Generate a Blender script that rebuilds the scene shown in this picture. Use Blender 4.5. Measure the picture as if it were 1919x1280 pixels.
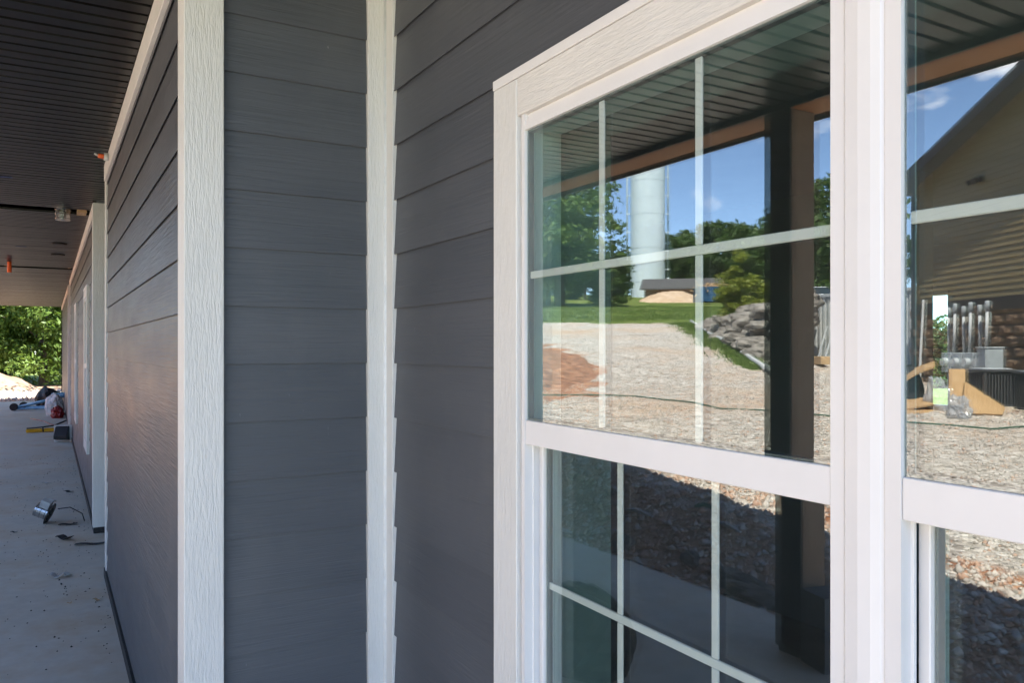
import bpy, bmesh, math, random
import numpy as np
from mathutils import Vector, Matrix

random.seed(7)
rng = np.random.default_rng(11)
R = math.radians
scene = bpy.context.scene
for o in list(bpy.data.objects):
    bpy.data.objects.remove(o, do_unlink=True)

# ------------------------------------------------------------------ camera
cam_data = bpy.data.cameras.new('camera')
cam = bpy.data.objects.new('camera', cam_data)
scene.collection.objects.link(cam)
cam.location = (2.516, -0.975, 1.68)
cam.rotation_euler = (R(90), 0, R(59.83))
cam_data.sensor_width = 36
cam_data.lens = 28.0
cam_data.shift_y = 0.0063
cam_data.clip_start = 0.02
cam_data.clip_end = 2000
scene.camera = cam

# ------------------------------------------------------------------ light
SUN_EL, SUN_AZ = R(57), math.atan2(.765, .645)
sun_dir = Vector((math.sin(SUN_AZ) * math.cos(SUN_EL), math.cos(SUN_AZ) * math.cos(SUN_EL), math.sin(SUN_EL)))
world = bpy.data.worlds.new('World')
scene.world = world
world.use_nodes = True
wn, wl = world.node_tree.nodes, world.node_tree.links
wn.clear()
w_out = wn.new('ShaderNodeOutputWorld')
w_bg = wn.new('ShaderNodeBackground')
w_sky = wn.new('ShaderNodeTexSky')
w_sky.sky_type = 'NISHITA'
w_sky.sun_disc = False
w_sky.sun_elevation = SUN_EL
w_sky.sun_rotation = SUN_AZ
w_sky.altitude = 1800
w_sky.air_density = 0.72
w_sky.dust_density = 0.0
w_sky.ozone_density = 1.6
w_tc = wn.new('ShaderNodeTexCoord')
w_map = wn.new('ShaderNodeMapping')
w_map.inputs['Scale'].default_value = (1.0, 1.0, 2.2)
w_map.inputs['Location'].default_value = (0.35, 0.1, 0.0)
w_no = wn.new('ShaderNodeTexNoise')
w_no.inputs['Scale'].default_value = 5.5
w_no.inputs['Detail'].default_value = 8
w_no.inputs['Roughness'].default_value = 0.55
w_no.inputs['Distortion'].default_value = 0.3
w_rp = wn.new('ShaderNodeValToRGB')
w_rp.color_ramp.elements[0].position = 0.60
w_rp.color_ramp.elements[0].color = (0, 0, 0, 1)
w_rp.color_ramp.elements[1].position = 0.74
w_rp.color_ramp.elements[1].color = (0.75, 0.75, 0.75, 1)
w_mix = wn.new('ShaderNodeMixRGB')
w_mix.inputs[2].default_value = (9.0, 8.6, 8.6, 1)
wl.new(w_tc.outputs['Generated'], w_map.inputs[0])
wl.new(w_map.outputs[0], w_no.inputs['Vector'])
wl.new(w_no.outputs[0], w_rp.inputs[0])
wl.new(w_rp.outputs[0], w_mix.inputs[0])
wl.new(w_sky.outputs[0], w_mix.inputs[1])
wl.new(w_mix.outputs[0], w_bg.inputs[0])
w_bg.inputs[1].default_value = 0.148
wl.new(w_bg.outputs[0], w_out.inputs[0])

sun_data = bpy.data.lights.new('sun', 'SUN')
sun_data.energy = 4.7
sun_data.angle = R(0.55)
sun_data.color = (1.0, 0.94, 0.85)
sun = bpy.data.objects.new('sun', sun_data)
sun.rotation_euler = sun_dir.to_track_quat('Z', 'Y').to_euler()
sun.location = (10, 10, 30)
scene.collection.objects.link(sun)

scene.view_settings.view_transform = 'Standard'
scene.view_settings.look = 'None'
scene.view_settings.exposure = 2.28
scene.view_settings.gamma = 1.0
scene.view_settings.use_curve_mapping = False
cy = scene.cycles
cy.max_bounces = 9
cy.diffuse_bounces = 4
cy.glossy_bounces = 5
cy.transmission_bounces = 6
cy.transparent_max_bounces = 24
cy.sample_clamp_indirect = 6.0
cy.use_denoising = True

# ------------------------------------------------------------------ helpers
C = scene.collection


def link(name, mesh, parent=None, loc=None, rot=None):
    o = bpy.data.objects.new(name, mesh)
    C.objects.link(o)
    if parent is not None:
        o.parent = parent
    if loc is not None:
        o.location = loc
    if rot is not None:
        o.rotation_euler = rot
    return o


def finish(bm, name, mat, parent=None, loc=None, rot=None, smooth=False, bevel=0):
    if bevel:
        bmesh.ops.bevel(bm, geom=bm.edges[:], offset=bevel, segments=1, affect='EDGES', clamp_overlap=True)
    bmesh.ops.recalc_face_normals(bm, faces=bm.faces[:])
    me = bpy.data.meshes.new(name)
    bm.to_mesh(me)
    bm.free()
    if smooth:
        for p in me.polygons:
            p.use_smooth = True
    if mat is not None:
        me.materials.append(mat)
    return link(name, me, parent, loc, rot)


def empty(name, loc=(0, 0, 0), rz=0, parent=None):
    o = link(name, None, parent, loc, (0, 0, rz))
    o.empty_display_size = .2
    return o


def tag(o, label, cat, group=None, kind=None):
    if label:
        o['label'] = label
    if cat:
        o['category'] = cat
    if group:
        o['group'] = group
    if kind:
        o['kind'] = kind
    return o


def bx(bm, x0, x1, y0, y1, z0, z1):
    vs = [bm.verts.new(p) for p in ((x0, y0, z0), (x1, y0, z0), (x1, y1, z0), (x0, y1, z0),
                                    (x0, y0, z1), (x1, y0, z1), (x1, y1, z1), (x0, y1, z1))]
    for f in ((0, 3, 2, 1), (4, 5, 6, 7), (0, 1, 5, 4), (1, 2, 6, 5), (2, 3, 7, 6), (3, 0, 4, 7)):
        bm.faces.new([vs[i] for i in f])
    return vs


def box(name, mat, parent, x0, x1, y0, y1, z0, z1, bevel=0, loc=None, rot=None):
    bm = bmesh.new()
    bx(bm, x0, x1, y0, y1, z0, z1)
    return finish(bm, name, mat, parent, loc, rot, bevel=bevel)


def extr(bm, prof, a, b, axis):
    """extrude a closed 2-D profile from a to b.  axis 'x': prof=(y,z); 'y': prof=(x,z); 'z': prof=(x,y)"""
    def P(p, t):
        return {'x': (t, p[0], p[1]), 'y': (p[0], t, p[1]), 'z': (p[0], p[1], t)}[axis]
    A = [bm.verts.new(P(p, a)) for p in prof]
    B = [bm.verts.new(P(p, b)) for p in prof]
    n = len(prof)
    for i in range(n):
        bm.faces.new((A[i], A[(i + 1) % n], B[(i + 1) % n], B[i]))
    bm.faces.new(A[::-1])
    bm.faces.new(B)


def tube(bm, pts, rad, seg=8, cap=True):
    pts = [Vector(p) for p in pts]
    if not hasattr(rad, '__len__'):
        rad = [rad] * len(pts)
    rings = []
    for i, p in enumerate(pts):
        d = (pts[min(i + 1, len(pts) - 1)] - pts[max(i - 1, 0)]).normalized()
        up = Vector((0, 0, 1)) if abs(d.z) < .9 else Vector((1, 0, 0))
        u = d.cross(up).normalized()
        v = u.cross(d)
        rings.append([bm.verts.new(p + (u * math.cos(2 * math.pi * k / seg) + v * math.sin(2 * math.pi * k / seg)) * rad[i]) for k in range(seg)])
    for a, b in zip(rings, rings[1:]):
        for k in range(seg):
            bm.faces.new((a[k], a[(k + 1) % seg], b[(k + 1) % seg], b[k]))
    if cap:
        bm.faces.new(rings[0][::-1])
        bm.faces.new(rings[-1])


def np_mesh(name, verts, quads, mat, parent=None, loc=None, rot=None, smooth=False):
    me = bpy.data.meshes.new(name)
    nv, nq, k = len(verts), len(quads), quads.shape[1]
    me.vertices.add(nv)
    me.vertices.foreach_set('co', np.asarray(verts, dtype=np.float32).ravel())
    me.loops.add(nq * k)
    me.loops.foreach_set('vertex_index', np.asarray(quads, dtype=np.int32).ravel())
    me.polygons.add(nq)
    me.polygons.foreach_set('loop_start', np.arange(0, nq * k, k, dtype=np.int32))
    me.polygons.foreach_set('loop_total', np.full(nq, k, dtype=np.int32))
    me.update(calc_edges=True)
    if smooth:
        me.polygons.foreach_set('use_smooth', np.ones(nq, dtype=bool))
    me.materials.append(mat)
    return link(name, me, parent, loc, rot)


def vnoise(x, y, seed=0):
    """smooth value noise, numpy arrays"""
    x = np.asarray(x, dtype=float)
    y = np.asarray(y, dtype=float)
    xi, yi = np.floor(x).astype(np.int64), np.floor(y).astype(np.int64)
    fx, fy = x - xi, y - yi
    fx, fy = fx * fx * (3 - 2 * fx), fy * fy * (3 - 2 * fy)

    def h(a, b):
        n = (a * 374761393 + b * 668265263 + seed * 1442695041) & 0x7fffffff
        n = ((n ^ (n >> 13)) * 1274126177) & 0x7fffffff
        return ((n ^ (n >> 16)) & 0xffff) / 65535.
    return (h(xi, yi) * (1 - fx) + h(xi + 1, yi) * fx) * (1 - fy) + (h(xi, yi + 1) * (1 - fx) + h(xi + 1, yi + 1) * fx) * fy


# ------------------------------------------------------------------ materials
def base_mat(name, color, rough=.6, spec=.5, metal=0):
    m = bpy.data.materials.new(name)
    m.use_nodes = True
    b = m.node_tree.nodes['Principled BSDF']
    b.inputs['Base Color'].default_value = (*color, 1)
    b.inputs['Roughness'].default_value = rough
    b.inputs['Specular IOR Level'].default_value = spec
    b.inputs['Metallic'].default_value = metal
    return m


def nodes(m):
    return m.node_tree.nodes, m.node_tree.links, m.node_tree.nodes['Principled BSDF']


def coords(m, scale=(1, 1, 1), which='Object', rot=(0, 0, 0)):
    N, L, b = nodes(m)
    tc = N.new('ShaderNodeTexCoord')
    mp = N.new('ShaderNodeMapping')
    mp.inputs['Scale'].default_value = scale
    mp.inputs['Rotation'].default_value = rot
    L.new(tc.outputs[which], mp.inputs[0])
    return mp.outputs[0]


def noise(m, vec, scale=1, detail=4, rough=.5, dist=0):
    N, L, b = nodes(m)
    n = N.new('ShaderNodeTexNoise')
    n.inputs['Scale'].default_value = scale
    n.inputs['Detail'].default_value = detail
    n.inputs['Roughness'].default_value = rough
    n.inputs['Distortion'].default_value = dist
    if vec is not None:
        L.new(vec, n.inputs['Vector'])
    return n.outputs[0]


def ramp(m, fac, stops):
    N, L, b = nodes(m)
    r = N.new('ShaderNodeValToRGB')
    e = r.color_ramp.elements
    while len(e) < len(stops):
        e.new(.5)
    for el, (p, c) in zip(e, stops):
        el.position = p
        el.color = (*c, 1) if len(c) == 3 else c
    L.new(fac, r.inputs[0])
    return r.outputs[0]


def mixc(m, fac, a, b_, mode='MIX'):
    N, L, b = nodes(m)
    x = N.new('ShaderNodeMixRGB')
    x.blend_type = mode
    for k, v in ((0, fac), (1, a), (2, b_)):
        if isinstance(v, (int, float)):
            x.inputs[k].default_value = v
        elif isinstance(v, tuple):
            x.inputs[k].default_value = (*v, 1)
        else:
            L.new(v, x.inputs[k])
    return x.outputs[0]


def mathn(m, op, a, b_=None, clamp=False):
    N, L, b = nodes(m)
    x = N.new('ShaderNodeMath')
    x.operation = op
    x.use_clamp = clamp
    for k, v in ((0, a), (1, b_)):
        if v is None:
            continue
        if isinstance(v, (int, float)):
            x.inputs[k].default_value = v
        else:
            L.new(v, x.inputs[k])
    return x.outputs[0]


def bump(m, h, strength=.3, dist=.01, chain=None):
    N, L, b = nodes(m)
    x = N.new('ShaderNodeBump')
    x.inputs['Strength'].default_value = strength
    x.inputs['Distance'].default_value = dist
    L.new(h, x.inputs['Height'])
    if chain is not None:
        L.new(chain, x.inputs['Normal'])
    L.new(x.outputs[0], b.inputs['Normal'])
    return x.outputs[0]


def setc(m, sock):
    N, L, b = nodes(m)
    L.new(sock, b.inputs['Base Color'])


def noisy(name, c0, c1, scale=5, rough=.7, bstr=.0, bdist=.01, stretch=(1, 1, 1), detail=6, spec=.4, metal=0, lo=.35, hi=.65):
    m = base_mat(name, c0, rough, spec, metal)
    n = noise(m, coords(m, stretch), scale, detail, .6)
    setc(m, ramp(m, n, [(lo, c0), (hi, c1)]))
    if bstr:
        bump(m, n, bstr, bdist)
    return m


def attr(m, name):
    N, L, b = nodes(m)
    a = N.new('ShaderNodeAttribute')
    a.attribute_name = name
    return a


def siding_mat(name, c0, c1, sx=3.2, sz=80., bstr=.85, spec=.4):
    m = base_mat(name, c0, .45, spec)
    v = coords(m, (sx, sx, sz))
    g = noise(m, v, 1.0, 3, .55, .45)
    big = noise(m, coords(m, (1.6, 1.6, 7)), 1.0, 3)
    patch = noise(m, coords(m, (1.3, 1.3, 3)), 1.0, 2)
    fine = noise(m, coords(m, (9, 9, 260)), 1.0, 2)
    h = mathn(m, 'MULTIPLY', g, mathn(m, 'SUBTRACT', patch, .12))
    h = mathn(m, 'ADD', h, mathn(m, 'MULTIPLY', fine, .12))
    bump(m, h, bstr, .006)
    col = ramp(m, big, [(.3, c0), (.7, c1)])
    dust = noise(m, coords(m, (3, 3, 2)), 1.0, 5, .65)
    col = mixc(m, ramp(m, dust, [(.52, (0, 0, 0)), (.85, (.14, .14, .14))]), col, (.25, .24, .23))
    specks = noise(m, coords(m, (60, 60, 16)), 1.0, 2, .5)
    col = mixc(m, ramp(m, specks, [(.77, (0, 0, 0)), (.84, (.45, .45, .45))]), col, (.4, .4, .4))
    N, L, b = nodes(m)
    oi = N.new('ShaderNodeObjectInfo')
    col = mixc(m, 1.0, col, ramp(m, oi.outputs['Random'], [(0, (.93, .93, .94)), (1, (1.06, 1.055, 1.05))]), 'MULTIPLY')
    setc(m, col)
    L.new(ramp(m, big, [(.3, (.38, .38, .38)), (.7, (.5, .5, .5))]), b.inputs['Roughness'])
    return m


def trim_mat(name, c, stretch, bstr=.5):
    m = base_mat(name, c, .5, .35)
    g = noise(m, coords(m, stretch), 1.0, 3, .6, .5)
    g2 = noise(m, coords(m, (28, 28, 28)), 1.0, 3)
    h = mathn(m, 'ADD', g, mathn(m, 'MULTIPLY', g2, .5))
    bump(m, h, bstr, .006)
    d = noise(m, coords(m, (5, 5, 2.2)), 1.0, 5, .65)
    setc(m, ramp(m, d, [(.3, tuple(x * .93 for x in c)), (.62, c)]))
    return m


M = {}
M['siding'] = siding_mat('slate_siding', (.078, .083, .092), (.093, .097, .106))
M['trim_v'] = trim_mat('white_trim_upright', (.745, .72, .675), (140, 140, 20))
M['trim_x'] = trim_mat('white_trim_level', (.745, .71, .66), (20, 20, 140), .45)
M['vinyl'] = noisy('white_vinyl', (.77, .74, .715), (.80, .77, .745), 6, .34, .02, .001, spec=.5)
M['caulk'] = noisy('white_caulk', (.72, .72, .70), (.8, .8, .78), 30, .5, .2, .003)
M['drywall'] = noisy('drywall', (.34, .335, .32), (.39, .385, .37), 3, .9, .05, .002)
M['sheath'] = noisy('sheathing', (.35, .28, .18), (.42, .34, .24), 8, .9)
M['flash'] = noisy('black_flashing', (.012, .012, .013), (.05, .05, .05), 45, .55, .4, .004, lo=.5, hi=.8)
M['spacer'] = base_mat('spacer_bar', (.12, .15, .155), .4, .5, .4)
M['muntin'] = base_mat('grille_bar', (.72, .725, .70), .45, .5)
M['soffit'] = base_mat('dark_soffit_metal', (.0045, .0042, .0042), .36, .2)
_n = noise(M['soffit'], coords(M['soffit'], (.6, .35, 1)), 3, 4)
_N, _L, _b = nodes(M['soffit'])
_L.new(ramp(M['soffit'], _n, [(.3, (.30, .30, .30)), (.7, (.42, .42, .42))]), _b.inputs['Roughness'])
M['dark_trim'] = base_mat('dark_trim_metal', (.016, .014, .014), .45, .5)


def glass_mat(name, k, tint, dust):
    m = bpy.data.materials.new(name)
    m.use_nodes = True
    N, L = m.node_tree.nodes, m.node_tree.links
    N.clear()
    out = N.new('ShaderNodeOutputMaterial')
    tr = N.new('ShaderNodeBsdfTransparent')
    tr.inputs[0].default_value = (*tint, 1)
    gl = N.new('ShaderNodeBsdfGlossy')
    gl.inputs['Roughness'].default_value = 0.0
    gl.inputs['Color'].default_value = (.97, 1.0, .985, 1)
    ge = N.new('ShaderNodeNewGeometry')
    dt = N.new('ShaderNodeVectorMath')
    dt.operation = 'DOT_PRODUCT'
    L.new(ge.outputs['Incoming'], dt.inputs[0])
    L.new(ge.outputs['Normal'], dt.inputs[1])

    def mm(op, a, b):
        x = N.new('ShaderNodeMath')
        x.operation = op
        for i, v in enumerate((a, b)):
            if v is None:
                continue
            if isinstance(v, (int, float)):
                x.inputs[i].default_value = v
            else:
                L.new(v, x.inputs[i])
        return x.outputs[0]
    cosv = mm('ABSOLUTE', dt.outputs['Value'], None)
    p5 = mm('POWER', mm('SUBTRACT', 1.0, cosv), 5.0)
    f = mm('ADD', mm('MULTIPLY', p5, .9), k)
    f.node.use_clamp = True
    mx = N.new('ShaderNodeMixShader')
    L.new(f, mx.inputs[0])
    L.new(tr.outputs[0], mx.inputs[1])
    L.new(gl.outputs[0], mx.inputs[2])
    # dust and rain spots on the pane
    tc = N.new('ShaderNodeTexCoord')
    mp = N.new('ShaderNodeMapping')
    mp.inputs['Scale'].default_value = (60, 60, 34)
    L.new(tc.outputs['Object'], mp.inputs[0])
    no = N.new('ShaderNodeTexNoise')
    no.inputs['Scale'].default_value = 1.0
    no.inputs['Detail'].default_value = 2
    L.new(mp.outputs[0], no.inputs['Vector'])
    rp = N.new('ShaderNodeValToRGB')
    rp.color_ramp.elements[0].position = .79
    rp.color_ramp.elements[0].color = (dust, dust, dust, 1)
    rp.color_ramp.elements[1].position = .86
    rp.color_ramp.elements[1].color = (.28, .28, .28, 1)
    L.new(no.outputs[0], rp.inputs[0])
    df = N.new('ShaderNodeBsdfDiffuse')
    df.inputs[0].default_value = (.6, .6, .58, 1)
    m2 = N.new('ShaderNodeMixShader')
    L.new(rp.outputs[0], m2.inputs[0])
    L.new(mx.outputs[0], m2.inputs[1])
    L.new(df.outputs[0], m2.inputs[2])
    L.new(m2.outputs[0], out.inputs[0])
    return m


M['glass_out'] = glass_mat('window_glass_outer', .165, (.84, .90, .875), .011)
M['glass_in'] = glass_mat('window_glass_inner', .075, (.64, .82, .80), .008)


def wood_mat(name, c0, c1, stretch, bstr=.3):
    m = base_mat(name, c0, .65, .3)
    g = noise(m, coords(m, stretch), 1.0, 4, .6, .8)
    k = noise(m, coords(m, (1.4, 1.4, 1.4)), 1.0, 3)
    col = ramp(m, g, [(.3, c0), (.7, c1)])
    setc(m, mixc(m, ramp(m, k, [(.62, (0, 0, 0)), (.72, (.5, .5, .5))]), col, tuple(x * .45 for x in c0)))
    bump(m, g, bstr, .003)
    return m


M['cedar_v'] = wood_mat('cedar_post_wood', (.17, .105, .07), (.25, .165, .115), (45, 45, 1.6))
M['cedar_x'] = wood_mat('cedar_beam_wood', (.33, .13, .036), (.45, .19, .06), (1.6, 45, 45))  # orange light bounced up from the ground is put into this wood colour
M['dark_wood'] = wood_mat('dark_wood_and_post_shade', (.016, .014, .011), (.03, .027, .022), (45, 45, 1.6))  # dark wood, also used to paint shade on the porch posts
M['lumber'] = wood_mat('raw_lumber', (.42, .27, .14), (.56, .39, .22), (3, 40, 40))

# porch slab
m = base_mat('porch_concrete', (.35, .34, .32), .62, .35)
n1 = noise(m, coords(m), .8, 8, .68)
n2 = noise(m, coords(m), 9, 6, .65)
n3 = noise(m, coords(m), 55, 3)
col = ramp(m, n1, [(.3, (.46, .41, .33)), (.52, (.62, .565, .465)), (.75, (.72, .66, .55))])
col = mixc(m, .35, col, ramp(m, n2, [(.3, (.40, .37, .32)), (.7, (.70, .66, .58))]))
col = mixc(m, ramp(m, noise(m, coords(m), 1.6, 5, .7), [(.46, (0, 0, 0)), (.68, (.75, .75, .75))]), col, (.50, .37, .235))
setc(m, col)
bump(m, n3, .12, .003)
N_, L_, b_ = nodes(m)
L_.new(ramp(m, n2, [(.3, (.5, .5, .5)), (.7, (.75, .75, .75))]), b_.inputs['Roughness'])
M['slab'] = m

# ground with zones
m = base_mat('ground_soil_gravel', (.3, .28, .25), .95, .15)
a_g, a_r, a_d = attr(m, 'grass'), attr(m, 'red'), attr(m, 'dirt')
vo = N_ = None
N_, L_, b_ = nodes(m)
cm = coords(m)
vor = N_.new('ShaderNodeTexVoronoi')
vor.inputs['Scale'].default_value = 17
L_.new(cm, vor.inputs['Vector'])
vsep = N_.new('ShaderNodeSeparateColor')
L_.new(vor.outputs['Color'], vsep.inputs[0])
gravel = ramp(m, vsep.outputs[0], [(0, (.30, .26, .22)), (.35, (.52, .465, .405)), (.7, (.64, .58, .51)), (1, (.76, .71, .64))])
rust = noise(m, cm, .35, 5, .62)
gravel = mixc(m, ramp(m, rust, [(.46, (0, 0, 0)), (.66, (.6, .6, .6))]), gravel, (.56, .37, .23))
redn = noise(m, cm, 3.0, 8, .7)
red = ramp(m, redn, [(.3, (.22, .085, .04)), (.5, (.42, .18, .085)), (.72, (.62, .38, .23))])
dirt = ramp(m, noise(m, cm, 6.0, 8, .72), [(.3, (.2, .125, .08)), (.5, (.42, .27, .18)), (.7, (.60, .44, .32))])
gr = ramp(m, noise(m, cm, 1.2, 8, .7), [(.3, (.09, .13, .025)), (.5, (.15, .20, .045)), (.64, (.21, .23, .08)), (.8, (.34, .28, .15))])


def zone(at, sc, k=.5):
    nn = noise(m, cm, sc, 6, .65)
    s = mathn(m, 'ADD', at.outputs['Fac'], mathn(m, 'MULTIPLY', mathn(m, 'SUBTRACT', nn, .5), k))
    return ramp(m, s, [(.42, (0, 0, 0)), (.58, (1, 1, 1))])


col = mixc(m, zone(a_r, .9, 1.5), gravel, red)
col = mixc(m, zone(a_d, 1.4, 1.0), col, dirt)
col = mixc(m, zone(a_g, .9, 1.1), col, gr)
setc(m, col)
hb = mathn(m, 'ADD', mathn(m, 'MULTIPLY', vor.outputs['Distance'], -1.0), mathn(m, 'MULTIPLY', redn, 1.4))
bump(m, hb, .8, .05)
M['ground'] = m

m = base_mat('loose_stone', (.4, .38, .34), .9, .2)
at = attr(m, 'tone')
setc(m, mixc(m, .35, ramp(m, at.outputs['Fac'], [(0, (.16, .14, .12)), (.3, (.42, .37, .32)), (.6, (.60, .54, .47)), (.8, (.76, .71, .64)), (.9, (.60, .33, .19)), (1, (.50, .24, .13))]),
             ramp(m, noise(m, coords(m), 40, 4), [(.3, (.32, .28, .24)), (.7, (.66, .60, .53))])))
M['stone'] = m
M['boulder'] = noisy('grey_limestone', (.055, .047, .04), (.33, .295, .255), 2.2, .95, .9, .08, detail=10, lo=.34, hi=.6)
M['tan_soil'] = noisy('pale_tan_soil', (.48, .33, .21), (.66, .50, .36), 1.2, .95, .6, .06)
M['pale_soil'] = noisy('pale_dirt', (.20, .125, .075), (.33, .235, .165), .8, .95, .7, .12, detail=10)


def leaf_mat(name, c0, c1, tl=.35):
    m = bpy.data.materials.new(name)
    m.use_nodes = True
    N, L = m.node_tree.nodes, m.node_tree.links
    b = N['Principled BSDF']
    b.inputs['Roughness'].default_value = .5
    b.inputs['Specular IOR Level'].default_value = .35
    at = attr(m, 'tone')
    col = ramp(m, at.outputs['Fac'], [(0, c0), (1, c1)])
    L.new(col, b.inputs['Base Color'])
    t = N.new('ShaderNodeBsdfTranslucent')
    L.new(mixc(m, .5, col, (.16, .24, .03)), t.inputs[0])
    mx = N.new('ShaderNodeMixShader')
    mx.inputs[0].default_value = tl
    L.new(b.outputs[0], mx.inputs[1])
    L.new(t.outputs[0], mx.inputs[2])
    L.new(mx.outputs[0], N['Material Output'].inputs[0])
    return m


M['leaf_mid'] = leaf_mat('oak_leaves', (.052, .11, .018), (.145, .215, .05))
M['leaf_dark'] = leaf_mat('dark_leaves', (.035, .075, .016), (.10, .16, .042))
M['leaf_bright'] = leaf_mat('bright_leaves', (.065, .13, .018), (.17, .25, .055), .45)  # brighter, more translucent leaf tone
M['blade'] = leaf_mat('grass_blades', (.10, .16, .03), (.20, .27, .07), .3)
M['leaf_lime'] = leaf_mat('lime_leaves', (.17, .21, .02), (.32, .34, .05), .5)
M['bark'] = noisy('bark', (.055, .042, .032), (.14, .115, .09), 9, .95, .8, .03, (1, 1, .25))


# ================================================================== TERRAIN
FU = [(-60, -.05), (2, -.08), (4, -.06), (6, .18), (8, .42), (11, .60), (15, .85), (20, 1.25), (25, 1.72), (32, 2.32), (40, 3.0), (55, 4.3), (70, 5.6), (95, 7.75), (140, 11.), (260, 16.)]
FU_X, FU_Y = np.array([a for a, b in FU], dtype=float), np.array([b for a, b in FU], dtype=float)


def G(X, Y):
    X, Y = np.asarray(X, dtype=float), np.asarray(Y, dtype=float)
    u = .8645 * (2.516 - X) + .5026 * (.951 - Y)
    f = np.interp(u, FU_X, FU_Y)
    t = -Y - 2.92
    w = 1.15 + .25 * np.maximum(0, -X - 8)
    s = np.clip(t / w, 0, 1)
    s = s * s * (3 - 2 * s)
    g = -.07 + (f + .07) * s
    amp = np.clip(t / 3., 0, 1)
    g = g + amp * ((vnoise(X * .35, Y * .35, 1) - .5) * .16 + (vnoise(X * 1.1, Y * 1.1, 2) - .5) * .07)
    g = g + np.clip(t / .5, 0, 1) * (vnoise(X * 3.2, Y * 3.2, 3) - .5) * .05
    return g


def g1(x, y):
    return float(G(x, y))


def steps(a, b, s0, grow):
    out, p, s = [], a, s0
    sgn = 1 if b > a else -1
    while (p - b) * sgn < 0:
        out.append(p)
        p += s * sgn
        s *= grow
    out.append(b)
    return out


xs = np.array(sorted(set(np.round(steps(-15, -260, .2, 1.06) + list(np.arange(-15, 4, .16)) + steps(4, 90, .3, 1.25), 3))))
ys = np.array(sorted(set(np.round(steps(-19, -240, .2, 1.06) + list(np.arange(-19, -2.9, .16)) + steps(-2.92, 110, .4, 1.25), 3))))
XX, YY = np.meshgrid(xs, ys)
ZZ = G(XX, YY)
# keep the terrain under the house and its slab
under = (YY > -2.95)
ZZ = np.where(under, -.07, ZZ)
nx, ny = len(xs), len(ys)
idx = np.arange(nx * ny).reshape(ny, nx)
quads = np.stack([idx[:-1, :-1], idx[:-1, 1:], idx[1:, 1:], idx[1:, :-1]], -1).reshape(-1, 4)
ground = np_mesh('ground', np.stack([XX, YY, ZZ], -1).reshape(-1, 3), quads, M['ground'], smooth=True)
ground['kind'] = 'structure'
fx, fy = XX.ravel(), YY.ravel()
u = .8645 * (2.516 - fx) + .5026 * (.951 - fy)
a_lat = .5026 * (fx - 2.516) + .8645 * (.951 - fy)
gz = np.clip((u - 38.5) / 4 + .5, 0, 1)
gz = np.maximum(gz, np.clip((fx - 8) / 4, 0, 1))
gz = np.maximum(gz, np.clip((fy - 12) / 4, 0, 1))
# strip of weeds beside the pipe
seg_a, seg_b = np.array((-26.2, -25.3)), np.array((-11.0, -13.7))
ab = seg_b - seg_a
tt = np.clip(((fx - seg_a[0]) * ab[0] + (fy - seg_a[1]) * ab[1]) / (ab @ ab), 0, 1)
dd = np.hypot(fx - seg_a[0] - tt * ab[0], fy - seg_a[1] - tt * ab[1])
gz = np.maximum(gz, np.clip(1.0 - dd / (1.1 - .55 * tt), 0, 1))
rat = a_lat / np.maximum(u, .1)
rlim = np.interp(u, [12.5, 14, 16, 19, 22, 26, 29], [-.05, .085, .108, .105, .08, .04, -.06])
rz = np.clip((rlim - rat) / .05 + .5 + (vnoise(fx * 1.3, fy * 1.3, 9) - .5) * 1.2, 0, 1) * (u > 12.5) * (u < 29)
rz = np.maximum(rz, .62 * np.clip(1 - np.abs(u - 12.4) / 1.2, 0, 1) * np.clip((rat - .45) / .1, 0, 1))
rz = np.maximum(rz, .60 * np.clip(1 - np.abs(fy + 4.6) / .7, 0, 1) * (fx < 0))
dz = np.clip(1 - np.abs(fy + 3.3) / 1.2, 0, 1) * 1.1 * (fx < .6)
dz = np.maximum(dz, np.clip((-26.5 - fx) / 1.5, 0, 1) * np.clip((fx + 60) / 5, 0, 1) * np.clip((fy + 9) / 3, 0, 1) * np.clip((9 - fy) / 3, 0, 1))
for nm, arr in (('grass', gz), ('red', rz), ('dirt', dz)):
    at = ground.data.attributes.new(nm, 'FLOAT', 'POINT')
    at.data.foreach_set('value', arr.astype(np.float32))


def red_zone(x, y):
    u_ = .8645 * (2.516 - x) + .5026 * (.951 - y)
    r_ = (.5026 * (x - 2.516) + .8645 * (.951 - y)) / np.maximum(u_, .1)
    lim = np.interp(u_, [12.5, 14, 16, 19, 22, 26, 29], [-.05, .085, .108, .105, .08, .04, -.06])
    return np.clip((lim - r_) / .05 + .5 + (vnoise(x * 1.3, y * 1.3, 9) - .5) * 1.2, 0, 1) * (u_ > 12.5) * (u_ < 29)


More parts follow.
